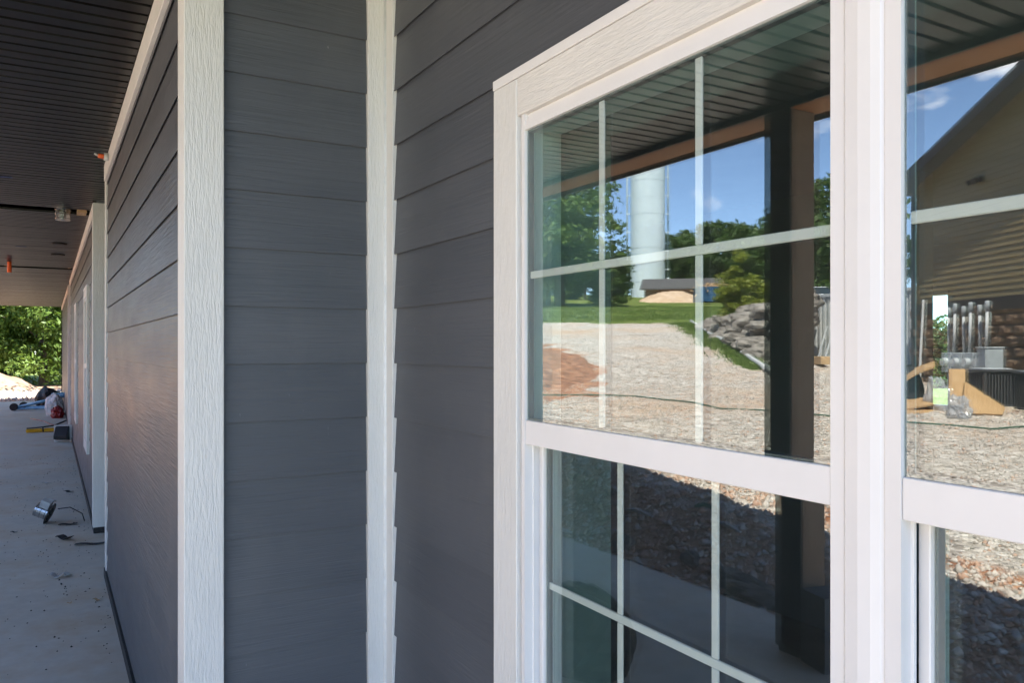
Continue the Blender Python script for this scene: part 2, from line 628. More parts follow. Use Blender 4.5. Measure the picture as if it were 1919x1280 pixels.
def stones(name, n, xr, yr, smin, smax, keep, label, redk=0., tmin=0.):
    X = rng.uniform(*xr, n * 3)
    Y = rng.uniform(*yr, n * 3)
    ok = keep(X, Y)
    X, Y = X[ok][:n], Y[ok][:n]
    n = len(X)
    base = np.array([(1, 0, 0), (-1, 0, 0), (0, 1, 0), (0, -1, 0), (0, 0, 1), (0, 0, -1)], float)
    tri = np.array([(0, 2, 4), (2, 1, 4), (1, 3, 4), (3, 0, 4), (2, 0, 5), (1, 2, 5), (3, 1, 5), (0, 3, 5)])
    s = smin + (smax - smin) * rng.random(n) ** 2.2
    sc = s[:, None, None] * rng.uniform(.6, 1.15, (n, 6, 1)) * np.array([1, 1, .8])
    v = base[None] * sc
    v = v + rng.normal(0, .22, (n, 6, 3)) * s[:, None, None]
    ang = rng.uniform(0, 6.28, n)
    ca, sa = np.cos(ang)[:, None], np.sin(ang)[:, None]
    vx = v[:, :, 0] * ca - v[:, :, 1] * sa + X[:, None]
    vy = v[:, :, 0] * sa + v[:, :, 1] * ca + Y[:, None]
    vz = v[:, :, 2] + G(X, Y)[:, None] + s[:, None] * .2
    V = np.stack([vx, vy, vz], -1).reshape(-1, 3)
    T = (tri[None] + (np.arange(n) * 6)[:, None, None]).reshape(-1, 3)
    o = np_mesh(name, V, T, M['stone'])
    at = o.data.attributes.new('tone', 'FLOAT', 'POINT')
    tone = tmin + rng.random(n) * (.85 - tmin)
    redk = np.maximum(redk + np.clip(vnoise(X * .3, Y * .3, 21) - .55, 0, 1) * .7, red_zone(X, Y) * .92)
    tone = np.where(rng.random(n) < redk, rng.uniform(.86, 1, n), tone)
    at.data.foreach_set('value', np.repeat(tone, 6).astype(np.float32))
    tag(o, label, 'gravel', kind='stuff')
    return o


stones('gravel', 105000, (-22, 1.5), (-19, -4.2), .006, .026, lambda x, y: rng.random(len(x)) < np.clip(1.25 - (-y - 4) / 12 - np.maximum(0, -x - 6) / 30, .12, 1), 'loose pale crushed gravel covering the drive beyond the porch', .12)
stones('soil_rubble', 12000, (-9, 1.2), (-4.7, -2.97), .008, .045, lambda x, y: rng.random(len(x)) < .9, 'shaded stony brown soil along the edge of the porch slab', .5, .4)

# ================================================================== PORCH SLAB
bm = bmesh.new()
bx(bm, -26.9, 3.9, -2.92, .02, -.32, 0)
bmesh.ops.bevel(bm, geom=bm.edges[:], offset=.012, segments=2, affect='EDGES')
slab = finish(bm, 'porch_floor', M['slab'])
slab['kind'] = 'structure'

# ================================================================== HOUSE
house = empty('house')
tag(house, 'long single storey house with dark slate lap siding, white trim and covered porch', 'house')
E = .178
Z0 = 1.630 - 9 * E      # first lap line
CEIL = 3.0


def lap_prof(z, top):
    """(out, z) outline of one plank; out is the distance proud of the wall plane"""
    k = .0104 / .205
    zt = min(z + .205, top)
    d = (zt - z) * k
    return [(-.0070, z + .008), (-.0012, z), (0, z + .0006), (-d, zt), (-d - .0068, zt)]


plank_no = [0]


def plank(parent, plane, a, b, z, top, side):
    """side: '-y' wall facing -Y at y=plane, '+x' wall facing +X at x=plane"""
    bm = bmesh.new()
    jit = random.uniform(-.0006, .0006)
    pr = lap_prof(z + jit, top)
    if side == '-y':
        extr(bm, [(plane - o, zz) for o, zz in pr], a, b, 'x')
    else:
        extr(bm, [(plane + o, zz) for o, zz in pr], a, b, 'y')
    return finish(bm, 'siding_plank', M['siding'], parent)


def wall(name, plane, a, b, side, holes=(), zt=CEIL - .114, splits=(), phi=0., back=.013, thick=.16):
    """sheathing with window holes (x0,x1,z0,z1 rough; cx0,cx1,cz0,cz1 casing) and lap planks"""
    bm = bmesh.new()
    if side == '-y':
        cuts = sorted(holes, key=lambda h: h[0])
        p = a
        for h in cuts:
            bx(bm, p, h[0], plane + back, plane + thick, .0, CEIL + .1)
            bx(bm, h[0], h[1], plane + back, plane + thick, .0, h[2])
            bx(bm, h[0], h[1], plane + back, plane + thick, h[3], CEIL + .1)
            p = h[1]
        bx(bm, p, b, plane + back, plane + thick, .0, CEIL + .1)
    else:
        bx(bm, plane - thick, plane - back, a, b, .0, CEIL + .1)
    w = finish(bm, name, M['drywall'], house)
    z = Z0 + phi
    while z < zt - .01:
        zl = max(z, .07)
        # spans not covered by a casing
        spans = [(a, b)]
        for h in holes:
            c = h[4:8]
            if z + E > c[2] + .02 and z < c[3] - .02:
                ns = []
                for s in spans:
                    if c[0] > s[0]:
                        ns.append((s[0], min(s[1], c[0])))
                    if c[1] < s[1]:
                        ns.append((max(s[0], c[1]), s[1]))
                ns = [s for s in ns if s[1] - s[0] > .01]
                spans = ns
        for s in spans:
            pts = [s[0]] + [q for q in splits if s[0] + .2 < q < s[1] - .2] + [s[1]]
            for q0, q1 in zip(pts, pts[1:]):
                plank(w, plane, q0 + .0008, q1 - .0008, zl, min(zt, zl + .205 - max(0, .07 - z)), side)
        z += E
    return w


def vboard(parent, x0, x1, y0, y1, z0, z1, name='corner_board', mat='trim_v', bevel=.002):
    return box(name, M[mat], parent, x0, x1, y0, y1, z0, z1, bevel)


# window geometry (left unit glass X .93-1.768, right unit 1.876-2.714)
MAIN_HOLE = (.905, 2.739, .715, 2.215, .790, 2.856, .572, 2.338)
w_main = wall('window_wall', 0, .0715, 8.0, '-y', (MAIN_HOLE,), splits=(4.1,), thick=.25)
w_ret = wall('return_wall', 0, -.522, -.0665, '+x')
PY = -.615
w_p1 = wall('porch_wall', PY, -3.94, -.105, '-y', phi=-.018)
w_rec = wall('entry_wall', -.05, -5.55, -4.02, '-y')
A1 = (-7.55, -6.95, .715, 2.215, -7.665, -6.835, .572, 2.338)
B1 = (-11.35, -10.75, .715, 2.215, -11.465, -10.635, .572, 2.338)
w_r2 = wall('side_wall', -5.62, -.50, -.05, '+x')
w_p2 = wall('long_porch_wall', PY, -15.2, -5.72, '-y', (A1, B1), phi=-.018, splits=(-9.2, -12.9))
w_r3 = wall('side_wall', -16.5, -.50, -.05, '+x')
w_p3 = wall('far_porch_wall', PY, -26.7, -16.6, '-y', phi=-.018, splits=(-20.2, -23.9))
w_rec2 = wall('entry_wall', -.05, -16.45, -15.3, '-y')
# corner boards (each side of a corner is a board)
vboard(w_ret, -.02, .022, PY - .019, -.522, .055, 3.0)
vboard(w_p1, -.108, -.0205, PY - .019, PY + .012, .055, 3.0)
# inside corner: narrow post on the return, wider board on the window wall
vboard(w_ret, -.014, .0135, -.066, -.0055, .055, 3.0)
vboard(w_main, .012, .072, -.0066, .013, .055, 3.0)
# caulk fillets
bm = bmesh.new()
tube(bm, [(.0140, -.0065, .055), (.0140, -.0065, 3.0)], .007, 6)
finish(bm, 'caulk_bead', M['caulk'], w_main, smooth=True)
for (xa, xb) in ((-4.05, -3.935),):
    vboard(w_p1, xa, xb, PY - .006, PY + .012, .055, 3.0)
for xr_, wp in ((-5.62, w_p2), (-16.5, w_p3)):
    vboard(wp, xr_ - .1, xr_ - .005, PY - .019, PY + .012, .055, 2.995)
    vboard(wp, xr_ - .004, xr_ + .022, PY - .019, -.50, .055, 2.995)
vboard(w_p2, -15.31, -15.2, PY - .019, PY + .012, .055, 2.995)
vboard(w_p3, -26.83, -26.7, PY - .019, PY + .012, .055, 2.995, mat='dark_wood')
# frieze boards under the soffit
for a, b, wp in ((-3.935, -.109, w_p1), (-15.199, -5.721, w_p2), (-26.699, -16.601, w_p3)):
    box('frieze_board', M['trim_x'], wp, a, b, PY - .017, PY + .012, CEIL - .116, CEIL - .002, .002)
box('frieze_board', M['trim_x'], w_main, .0735, 8, -.017, .012, CEIL - .116, CEIL - .002, .002)
box('frieze_board', M['trim_x'], w_ret, -.012, .017, -.5215, -.0675, CEIL - .116, CEIL - .002, .002)
# black base flashing
for a, b, wp, yy in ((-4.05, .0, w_p1, PY), (-15.3, -5.6, w_p2, PY), (-26.8, -16.5, w_p3, PY), (.0, 8, w_main, 0)):
    box('base_flashing', M['flash'], wp, a, b, yy - .012, yy + .1, .001, .066)
for xp, wp in ((0., w_ret), (-5.62, w_r2), (-16.5, w_r3)):
    box('base_flashing', M['flash'], wp, xp - .1, xp + .014, PY - .010, -.0125, .001, .066)
# end walls of the bump-outs (face the recesses, hidden from the street)
for xe in (-4.05, -15.3):
    box('side_wall', M['siding'], house, xe + .02, xe + .15, PY + .16, .1, 0, 3.05)


# ------------------------------------------------------------------ windows
def window(name, parent_house, x_cols, z_sill, z_head, plane, cas, rails, cols=3, detail=True, dup=True):
    """x_cols: list of (glass x0, glass x1); one window with casing, frame, sashes, double panes and grilles"""
    W = empty(name, (0, 0, 0), 0, parent_house)
    y = plane
    cx0, cx1, cz0, cz1 = cas
    cw = .112
    cf = y - .025
    # casing boards, head board between the side boards
    vboard(W, cx0, cx0 + cw, cf, y + .012, cz0 + .0, cz1 - .0235, 'casing_board')
    vboard(W, cx1 - cw, cx1, cf, y + .012, cz0 + .0, cz1 - .0235, 'casing_board')
    box('casing_board', M['trim_x'], W, cx0 + cw + .0006, cx1 - cw - .0006, cf + .0012, y + .012, cz1 - cw, cz1 - .0235, .002)
    box('casing_board', M['trim_x'], W, cx0 + cw + .0006, cx1 - cw - .0006, cf + .0012, y + .012, cz0, cz0 + cw, .002)
    box('casing_cap', M['vinyl'], W, cx0 - .001, cx1 + .001, cf - .0015, y + .01, cz1 - .0225, cz1 + .001, .0015)
    # vinyl frame: stepped profile
    fx0, fx1, fz0, fz1 = cx0 + cw + .0005, cx1 - cw - .0005, cz0 + cw + .0005, cz1 - cw - .0005
    ff = y - .019
    gx0, gx1 = x_cols[0][0], x_cols[-1][1]
    st = .010

    def jamb(x0, x1, xin):     # x0..x1 in width, xin: +1 opening lies to +x
        bm = bmesh.new()
        if xin > 0:
            pr = [(x0, ff + .010), (x0 + .009, ff + .010), (x0 + .009, ff + .003), (x0 + .014, ff + .003), (x0 + .014, ff), (x1, ff), (x1, y + .015),
                  (x1 - .004, y + .015), (x1 - .004, y + .085), (x0, y + .085)]
        else:
            pr = [(x1, ff + .010), (x1 - .009, ff + .010), (x1 - .009, ff + .003), (x1 - .014, ff + .003), (x1 - .014, ff), (x0, ff), (x0, y + .015),
                  (x0 + .004, y + .015), (x0 + .004, y + .085), (x1, y + .085)]
        extr(bm, pr, fz0, fz1, 'z')
        return finish(bm, 'frame_jamb', M['vinyl'], W)
    jamb(fx0, gx0, 1)
    jamb(gx1, fx1, -1)
    bm = bmesh.new()
    zt = z_head
    extr(bm, [(ff + .010, fz1), (ff + .010, fz1 - .012), (ff + .003, fz1 - .012), (ff + .003, fz1 - .026), (ff, fz1 - .026), (ff, zt), (y + .015, zt), (y + .085, zt + .004), (y + .085, fz1)],
         gx0 + .0004, gx1 - .0004, 'x')
    finish(bm, 'frame_head', M['vinyl'], W)
    bm = bmesh.new()
    extr(bm, [(ff, fz0), (ff, z_sill - .03), (y + .02, z_sill - .018), (y + .085, z_sill - .012), (y + .085, fz0)], gx0 + .0004, gx1 - .0004, 'x')
    finish(bm, 'frame_sill', M['vinyl'], W)
    # mullions between units: moulded profile
    for (l, r) in zip(x_cols, x_cols[1:]):
        a, b = l[1], r[0]
        w = b - a
        bm = bmesh.new()
        pr = [(a, ff), (a + .022 * w / .108, ff), (a + .022 * w / .108, ff + .0012), (a + .024 * w / .108, ff + .0030), (a + .027 * w / .108, ff - .0035), (a + .048 * w / .108, ff - .0060), (a + .066 * w / .108, ff - .0045),
              (a + .078 * w / .108, ff - .0005), (a + .083 * w / .108, ff + .0040), (a + .0845 * w / .108, ff + .0005), (b, ff), (b, y + .014), (a, y + .014)]
        extr(bm, pr, z_sill - .029, z_head - .0005, 'z')
        finish(bm, 'mullion', M['vinyl'], W)
    zr0, zr1 = rails     # meeting rail
    for (g0, g1_) in x_cols:
        # upper sash: flush glazing
        yo = ff + .006
        us = empty('upper_sash', (0, 0, 0), 0, W) if False else None
        # meeting rail
        rail = box('meeting_rail', M['vinyl'], W, g0 + .0006, g1_ - .0006, ff + .0015, y + .02, zr0, zr1, .0015)
        sash(W, g0, g1_, zr1, z_head, yo, cols, 2, detail)
        # lower sash, set back, its stiles and track visible on the left
        yl = y + .036
        ls = .030
        box('sash_stile', M['vinyl'], W, g0 - .003, g0 + .014, yl - .014, yl + .03, z_sill, zr0 + .02, .0015)
        box('sash_stile', M['vinyl'], W, g1_ - .014, g1_ + .003, yl - .014, yl + .03, z_sill, zr0 + .02, .0015)
        box('track_fin', M['vinyl'], W, g0 - .0035, g0 + .0035, y + .003, y + .0065, z_sill - .01, zr0, .0006)
        box('sash_rail', M['vinyl'], W, g0 + .0145, g1_ - .0145, yl - .014, yl + .03, z_sill - .012, z_sill + .05, .0015)
        box('sash_rail', M['vinyl'], W, g0 + .0145, g1_ - .0145, yl - .010, yl + .03, zr0 - .004, zr0 + .032, .0015)
        sash(W, g0 + .0145, g1_ - .0145, z_sill + .05, zr0 - .004, yl - .006, cols, 2, detail)
    return W


def sash(W, x0, x1, z0, z1, y, cols, rows, detail):
    """double pane with spacer bar and grille between the panes"""
    gap = .019
    bm = bmesh.new()
    vs = [bm.verts.new(p) for p in ((x0, y, z0), (x1, y, z0), (x1, y, z1), (x0, y, z1))]
    bm.faces.new(vs)
    pane = finish(bm, 'pane', M['glass_out'], W)
    bm = bmesh.new()
    ti = .0004
    vs = [bm.verts.new(p) for p in ((x0, y + gap + ti, z0), (x1, y + gap - ti, z0), (x1, y + gap - ti, z1), (x0, y + gap + ti, z1))]
    bm.faces.new(vs)
    finish(bm, 'pane', M['glass_in'], W)
    bm = bmesh.new()
    s = .0045
    for a in ((x0, x0 + s, z0, z1), (x1 - s, x1, z0, z1), (x0 + s, x1 - s, z0, z0 + s), (x0 + s, x1 - s, z1 - s, z1)):
        bx(bm, a[0], a[1], y + .0025, y + gap - .0025, a[2], a[3])
    finish(bm, 'spacer_bar', M['spacer'], W)
    if not detail:
        return
    gw = .0085
    yg0, yg1 = y + .0065, y + .0125
    zc = [z0 + (z1 - z0) * k / rows for k in range(1, rows)]
    for z in zc:
        box('grille_bar', M['muntin'], W, x0 + s, x1 - s, yg0, yg1, z - gw, z + gw, .0015)
    for k in range(1, cols):
        x = x0 + (x1 - x0) * k / cols
        zz = [z0 + s] + [q for z in zc for q in (z - gw - .0005, z + gw + .0005)] + [z1 - s]
        for q in range(0, len(zz), 2):
            box('grille_bar', M['muntin'], W, x - gw, x + gw, yg0 + .0004, yg1 - .0004, zz[q], zz[q + 1], .0015)


window('window', house, [(.930, 1.768), (1.876, 2.714)], .745, 2.187, 0, (.790, 2.856, .572, 2.338), (1.456, 1.512))
window('window', house, [(-7.525, -6.975)], .745, 2.187, PY, (-7.665, -6.835, .572, 2.338), (1.456, 1.512), 2)
window('window', house, [(-11.325, -10.775)], .745, 2.187, PY, (-11.465, -10.635, .572, 2.338), (1.456, 1.512), 2)

# ------------------------------------------------------------------ interior
M['floor_in'] = noisy('interior_floor', (.22, .20, .17), (.30, .27, .24), 3, .6)
box('interior_floor', M['floor_in'], house, -5.3, 7.9, .26, 6.2, -.02, .004)
box('interior_ceiling', M['drywall'], house, -5.3, 7.9, .26, 6.2, 2.62, 2.75)
bm = bmesh.new()
BW = 6.0
for a in ((-5.3, -2.55, 0, 2.62), (-1.70, 7.9, 0, 2.62), (-2.55, -1.70, 2.20, 2.62), (-2.55, -1.70, 0, 1.12)):
    bx(bm, a[0], a[1], BW, BW + .2, a[2], a[3])
finish(bm, 'back_wall', M['drywall'], house)
box('partition_wall', M['drywall'], house, -5.3, -.04, 3.0, 3.12, .004, 2.62)
box('end_wall', M['drywall'], house, 7.9, 8.0, .26, 6.2, 0, 3.1)
box('end_wall', M['drywall'], house, -5.42, -5.3, .3, 6.2, 0, 3.1)
for zz in ((1.12, 1.16), (2.16, 2.20)):
    box('window_frame', M['vinyl'], house, -2.55, -1.70, BW + .04, BW + .1, zz[0], zz[1])

# ------------------------------------------------------------------ soffit, beam, posts, roof
SOFF_Y0 = -2.46
XE = 2.4
PW = .3048
gap_x = (-6.30, -12.65)
x = XE
k = 0
soff_mesh = {}
while x - PW > -27.0:
    x1, x0 = x, x - PW
    xm = (x0 + x1) / 2
    x = x0
    k += 1
    if any(abs(xm - g) < .16 for g in gap_x):
        continue
    ytop = .0 if xm > 0 else (PY - .02 if (-4.0 < xm < 0 or -15.2 < xm < -5.65 or xm < -16.5) else -.06)
    key = ytop
    if key not in soff_mesh:
        bm = bmesh.new()
        # V-groove ribs every 4 in, one open lap joint per panel
        z = CEIL
        pr = []
        for j in range(3):
            a = j * PW / 3
            pr += [(a + .0005, z + .016), (a + .019, z + .016), (a + .023, z), (a + PW / 3 - .003, z + .0006)]
        pr += [(PW - .0005, z + .020), (.0005, z + .020)]
        extr(bm, pr, SOFF_Y0 + .002, ytop, 'y')
        o = finish(bm, 'soffit_panel', M['soffit'], house)
        soff_mesh[key] = o.data
    else:
        o = link('soffit_panel', soff_mesh[key], house)
    o.location = (x0, 0, random.uniform(-.0012, .0012))
# soffit edge trim
box('soffit_trim', M['dark_trim'], house, -27.0, XE, SOFF_Y0 - .012, SOFF_Y0, CEIL - .035, CEIL + .02)
# framing visible in the open soffit gaps
for g in gap_x:
    for yy in (-2.2, -1.6, -.70):
        box('ceiling_joist', M['lumber'], house, g - .3, g + .3, yy, yy + .04, CEIL + .02, CEIL + .2)
box('attic_deck', M['dark_wood'], house, -27, XE, -2.9, -.1, CEIL + .24, CEIL + .26)
box('wood_block', M['lumber'], house, -6.42, -6.2, -.74, -.66, CEIL - .012, CEIL + .02)
BY0, BY1 = SOFF_Y0 - .235, SOFF_Y0 - .0125
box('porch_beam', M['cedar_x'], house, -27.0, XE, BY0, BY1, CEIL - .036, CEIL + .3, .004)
for i in range(7):
    px = -.495 - i * 3.95 if i < 6 else -26.9
    p = empty('porch_post', (px, SOFF_Y0 - .1, 0), 0, house)
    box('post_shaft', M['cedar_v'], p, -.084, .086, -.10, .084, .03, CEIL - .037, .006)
    box('post_shade_sheet', M['dark_wood'], p, -.087, .0865, .0845, .100, .03, CEIL - .037, .002)  # dark sheet paints the shade on the post's house side
    box('post_base', M['dark_trim'], p, -.07, .07, -.09, .09, .001, .0295)
# roof: front slope over the porch, full-height gable behind
M['shingle'] = noisy('grey_shingle', (.06, .06, .062), (.13, .125, .12), 22, .9, .3, .01)
bm = bmesh.new()
extr(bm, [(-2.98, 3.08), (-2.98, 3.26), (3.6, 5.6), (9.2, 3.2), (9.2, 3.05), (3.6, 5.3), (-1.0, 3.62), (-2.7, 3.02 + .02)], -27.4, XE, 'x')
finish(bm, 'roof', M['shingle'], house)
bm = bmesh.new()
extr(bm, [(-.5, 3.12), (-.5, 3.28), (3.6, 5.75), (9.2, 3.2), (9.2, 3.05), (3.6, 5.3)], XE + .01, 8.6, 'x')
finish(bm, 'roof', M['shingle'], house)
box('fascia', M['dark_trim'], house, -27.4, XE, -2.995, -2.9815, 3.03, 3.262)
box('gable_wall', M['siding'], house, XE - .1, XE + .009, -2.7, -.01, CEIL + .015, CEIL + .3)
# back of house shell to close the attic and the far wing
box('rear_wall', M['siding'], house, -26.8, -5.45, 5.9, 6.1, 0, 3.2)
box('rear_wall', M['siding'], house, -26.8, -26.65, -.4, 5.9, 0, 3.2)



# ================================================================== TREES
def leaf_cloud(rx, ry, rz, cz, ncl, per, size, seed, low=-1.0, jag=.3):
    r = np.random.default_rng(seed)
    d = r.normal(size=(ncl, 3))
    d /= np.linalg.norm(d, axis=1)[:, None]
    d[:, 2] = np.where(d[:, 2] < low, -d[:, 2], d[:, 2])
    rad = r.uniform(.35, 1.0, ncl) ** .6 * (1 + r.normal(0, jag * .45, ncl))
    c = d * rad[:, None] * np.array([rx, ry, rz])
    c[:, 2] += cz
    crad = r.uniform(.16, .34, ncl) * (rx + ry + rz) / 3
    k = np.repeat(np.arange(ncl), per)
    n = len(k)
    off = r.normal(size=(n, 3))
    off /= np.linalg.norm(off, axis=1)[:, None]
    off *= (r.random(n) ** .45)[:, None]
    p = c[k] + off * crad[k][:, None] * np.array([1.15, 1.15, .75])
    nrm = off + r.normal(0, .75, (n, 3)) + np.array([0, 0, .45])
    nrm /= np.linalg.norm(nrm, axis=1)[:, None]
    t = np.cross(nrm, r.normal(size=(n, 3)))
    t /= np.linalg.norm(t, axis=1)[:, None]
    b = np.cross(nrm, t)
    s = size * r.uniform(.55, 1.3, n)[:, None]
    V = np.stack([p - t * s, p - b * s * .42 + nrm * s * .12, p + t * s, p + b * s * .42 + nrm * s * .12], 1).reshape(-1, 3)
    Q = np.arange(n * 4).reshape(-1, 4)
    tone = np.clip(.5 * r.random(n) + .5 * r.random(ncl)[k], 0, 1)
    return V, Q, np.repeat(tone, 4), c


tree_meshes = {}


def tree_proto(key, H, rx, rz, cz, ncl, per, size, mat, seed, trunk_r=.22, low=-.6):
    V, Q, tone, c = leaf_cloud(rx, rx * .95, rz, cz, ncl, per, size, seed, low)
    V[:, 2] = np.maximum(V[:, 2], .05)
    o = np_mesh('crown', V, Q, M[mat])
    at = o.data.attributes.new('tone', 'FLOAT', 'POINT')
    at.data.foreach_set('value', tone.astype(np.float32))
    me_c = o.data
    bpy.data.objects.remove(o)
    bm = bmesh.new()
    r = random.Random(seed)
    pts = [Vector((0, 0, -.6))]
    for i in range(1, 6):
        q = i / 5
        pts.append(Vector((r.uniform(-.1, .1) * q * rx, r.uniform(-.1, .1) * q * rx, (cz + rz * .5) * q)))
    tube(bm, pts, [trunk_r * (1.25 - .95 * i / 5) for i in range(6)], 8)
    for i in range(14):
        e = Vector(c[r.randrange(len(c))])
        a = pts[2 + r.randrange(3)]
        mid = (a + e) / 2 + Vector((0, 0, r.uniform(-.3, .1)))
        tube(bm, [a, mid, e], [trunk_r * .38, trunk_r * .22, trunk_r * .07], 5)
    o = finish(bm, 'trunk', M['bark'], smooth=True)
    me_t = o.data
    bpy.data.objects.remove(o)
    tree_meshes[key] = (me_c, me_t)


tree_proto('big', 13, 4.0, 5.0, 6.0, 150, 110, .20, 'leaf_mid', 3, .32, -.95)
tree_proto('round', 9, 3.0, 3.6, 5.2, 90, 90, .20, 'leaf_dark', 4, .24, -.8)
tree_proto('tall', 11, 2.4, 4.6, 6.2, 90, 90, .20, 'leaf_dark', 5, .22, -.9)
tree_proto('wood', 8, 3.0, 4.0, 3.6, 110, 90, .21, 'leaf_dark', 9, .2, -1.0)
tree_proto('edge', 7, 2.7, 3.3, 3.4, 150, 130, .12, 'leaf_bright', 6, .16, -1.0)


def tree(key, x, y, sc, label, rz=0, group=None, name='tree', dz=-.1, sz=1.0):
    T = empty(name, (x, y, g1(x, y) + dz), rz)
    T.scale = (sc, sc, sc * sz)
    link('crown', tree_meshes[key][0], T)
    link('trunk', tree_meshes[key][1], T)
    tag(T, label, 'tree', group)
    return T


tree('big', -49.2, -33.4, 1.15, 'broad leafy tree reflected at the far left of the upper window sash', .4)
tree('wood', -47.3, -36.7, .62, 'smaller dark tree just left of the tall pale tower', 1.2)
tree('wood', -82.3, -76.0, 1.3, 'slim dark tree just right of the tall pale tower', 2.2)
tree('wood', -64.9, -66.2, 1.25, 'leafy tree above the lumber debris pile and blue dumpster', .2)
tree('wood', -60.1, -66.5, 1.2, 'dark rounded tree behind the lime green bush', 3.0)
tree('wood', -39.9, -53.5, 1.45, 'tall tree rising behind the white parked car', 1.0)
rt = random.Random(12)
n_line = 0
for uu_, lo, hi, cnt in ((80, -.02, .5, 15), (104, -.04, .5, 20), (66, -.03, .06, 4)):
    for i in range(cnt):
        rho = lo + (hi - lo) * (i + rt.uniform(.1, .9)) / cnt
        un = uu_ + rt.uniform(-6, 8)
        x = 2.516 + un * (rho * .5026 - .8645)
        y = .951 - un * (rho * .8645 + .5026)
        if math.hypot(x + 71.4, y + 60.7) < 6.5 or (uu_ < 100 and .11 < rho < .28):
            continue
        tree(('wood', 'round', 'wood', 'tall')[n_line % 4], x, y, rt.uniform(.55, .8), 'dark background tree in the treeline along the hilltop', rt.uniform(0, 6), 'hilltop treeline')
        n_line += 1
for i, (x, y, s, lb) in enumerate(((-40.5, -1.2, 1.15, 'bright green leafy tree filling the view past the porch end'),
                                   (-43.0, -4.6, 1.35, 'sunlit tree with the palest leaves beside the dirt berm'),
                                   (-45.5, 1.8, 1.5, 'tall leafy tree behind the porch end, close to the house wall'))):
    tree('edge', x, y, s, lb, i * 2.1, dz=-.2)
for i, (x, y, s) in enumerate(((-46, -8, 1.7), (-50, -3, 1.9), (-32.0, 4.6, 1.45))):  # last one added out of sight behind the house to shade the gravel
    tree('edge', x, y, s, 'leafy tree beyond the far end of the porch, one added unseen for shade', i * 1.1 + .5, 'wood beyond the porch', dz=-.2)
for i, (x, y, s) in enumerate(((-19, 34, .72), (-25, 37, .75), (-13, 38, .75))):
    tree(('round', 'big', 'round')[i], x, y, s, 'tree behind the house glimpsed through the rear window', i * 2., 'trees behind the house', dz=-3.4)

# lime bush beside the boulders
bx_, by_ = -18.3, -20.9
V, Q, tone, c = leaf_cloud(.92, .9, 1.35, 1.35, 80, 100, .075, 21, -1., .25)
V[:, 2] = np.maximum(V[:, 2], .02)
B = empty('bush', (bx_, by_, g1(bx_, by_) + .1))
o = np_mesh('foliage', V, Q, M['leaf_lime'], B)
at = o.data.attributes.new('tone', 'FLOAT', 'POINT')
at.data.foreach_set('value', tone.astype(np.float32))
bm = bmesh.new()
for i in range(9):
    a = i * .7
    tube(bm, [(0, 0, -.6), (.25 * math.cos(a), .25 * math.sin(a), .5), (.75 * math.cos(a), .75 * math.sin(a), 1.3)], [.035, .025, .01], 5)
finish(bm, 'stem', M['bark'], B)
tag(B, 'round lime green bush growing above the grey boulders', 'bush')

# ================================================================== TOWER
tx, ty = -71.4, -60.7
tz = g1(tx, ty)
m = base_mat('pale_blue_tower_paint', (.70, .75, .78), .45, .4)
st = noise(m, coords(m, (1.5, 1.5, .05)), 1.0, 5, .6)
bl = noise(m, coords(m, (.35, .35, .25)), 1.0, 5, .6)
setc(m, mixc(m, .5, ramp(m, st, [(.3, (.50, .57, .61)), (.7, (.68, .74, .77))]), ramp(m, bl, [(.3, (.52, .60, .64)), (.7, (.68, .75, .78))])))
M['tower'] = m
M['galv'] = noisy('galvanised_steel', (.50, .53, .55), (.66, .69, .70), 12, .4, .05, .002, metal=.4)
T = empty('water_tower', (tx, ty, tz - .3))
RT, HT = 2.02, 34.
for i in range(17):     # welded shell courses
    bm = bmesh.new()
    seg = 64
    z0_, z1_ = i * 2.0, i * 2.0 + 1.985
    rr = RT + (.02 if i % 2 else 0)
    A_ = [bm.verts.new((rr * math.cos(2 * math.pi * k / seg), rr * math.sin(2 * math.pi * k / seg), z0_)) for k in range(seg)]
    B_ = [bm.verts.new((rr * math.cos(2 * math.pi * k / seg), rr * math.sin(2 * math.pi * k / seg), z1_)) for k in range(seg)]
    for k in range(seg):
        bm.faces.new((A_[k], A_[(k + 1) % seg], B_[(k + 1) % seg], B_[k]))
    if i == 16:
        bm.faces.new(B_)
    finish(bm, 'shell_course', M['tower'], T, smooth=(i != 16))
bm = bmesh.new()
for k in range(24):
    bx(bm, *([0] * 6)) if False else None
tube(bm, [(0, 0, 33.98), (0, 0, 34.8), (0, 0, 35.4)], [RT, RT * .7, .1], 48)
finish(bm, 'dome_cap', M['tower'], T, smooth=True)
# riser pipes on both sides, with brackets
vd = Vector((.5026, -.8645, 0))       # across the view of the tower
for sgn, rp, off in ((-1, .11, .42), (1, .11, .40)):
    p0 = vd * sgn * (RT + off)
    bm = bmesh.new()
    tube(bm, [(p0.x, p0.y, -.2 if sgn < 0 else 2.6), (p0.x, p0.y, 33.5)], rp, 10)
    if sgn > 0:
        tube(bm, [(p0.x, p0.y, 2.6), (p0.x, p0.y, .2)], .14, 10)
        q = p0 * .8
        tube(bm, [(p0.x, p0.y, 33.5), (q.x, q.y, 34.0)], rp, 8)
    pipe = finish(bm, 'riser_pipe', M['tower'], T, smooth=True)
    for i in range(14):
        z = 3.6 + i * 2.2
        q = vd * sgn * (RT - .02)
        bm = bmesh.new()
        tube(bm, [(q.x, q.y, z), (p0.x, p0.y, z)], .06, 6)
        tube(bm, [(p0.x, p0.y, z - .08), (p0.x, p0.y, z + .08)], .13, 8)
        finish(bm, 'pipe_bracket', M['tower'], pipe)
tag(T, 'tall pale blue cylindrical water tower with side pipes on the hill', 'tower')


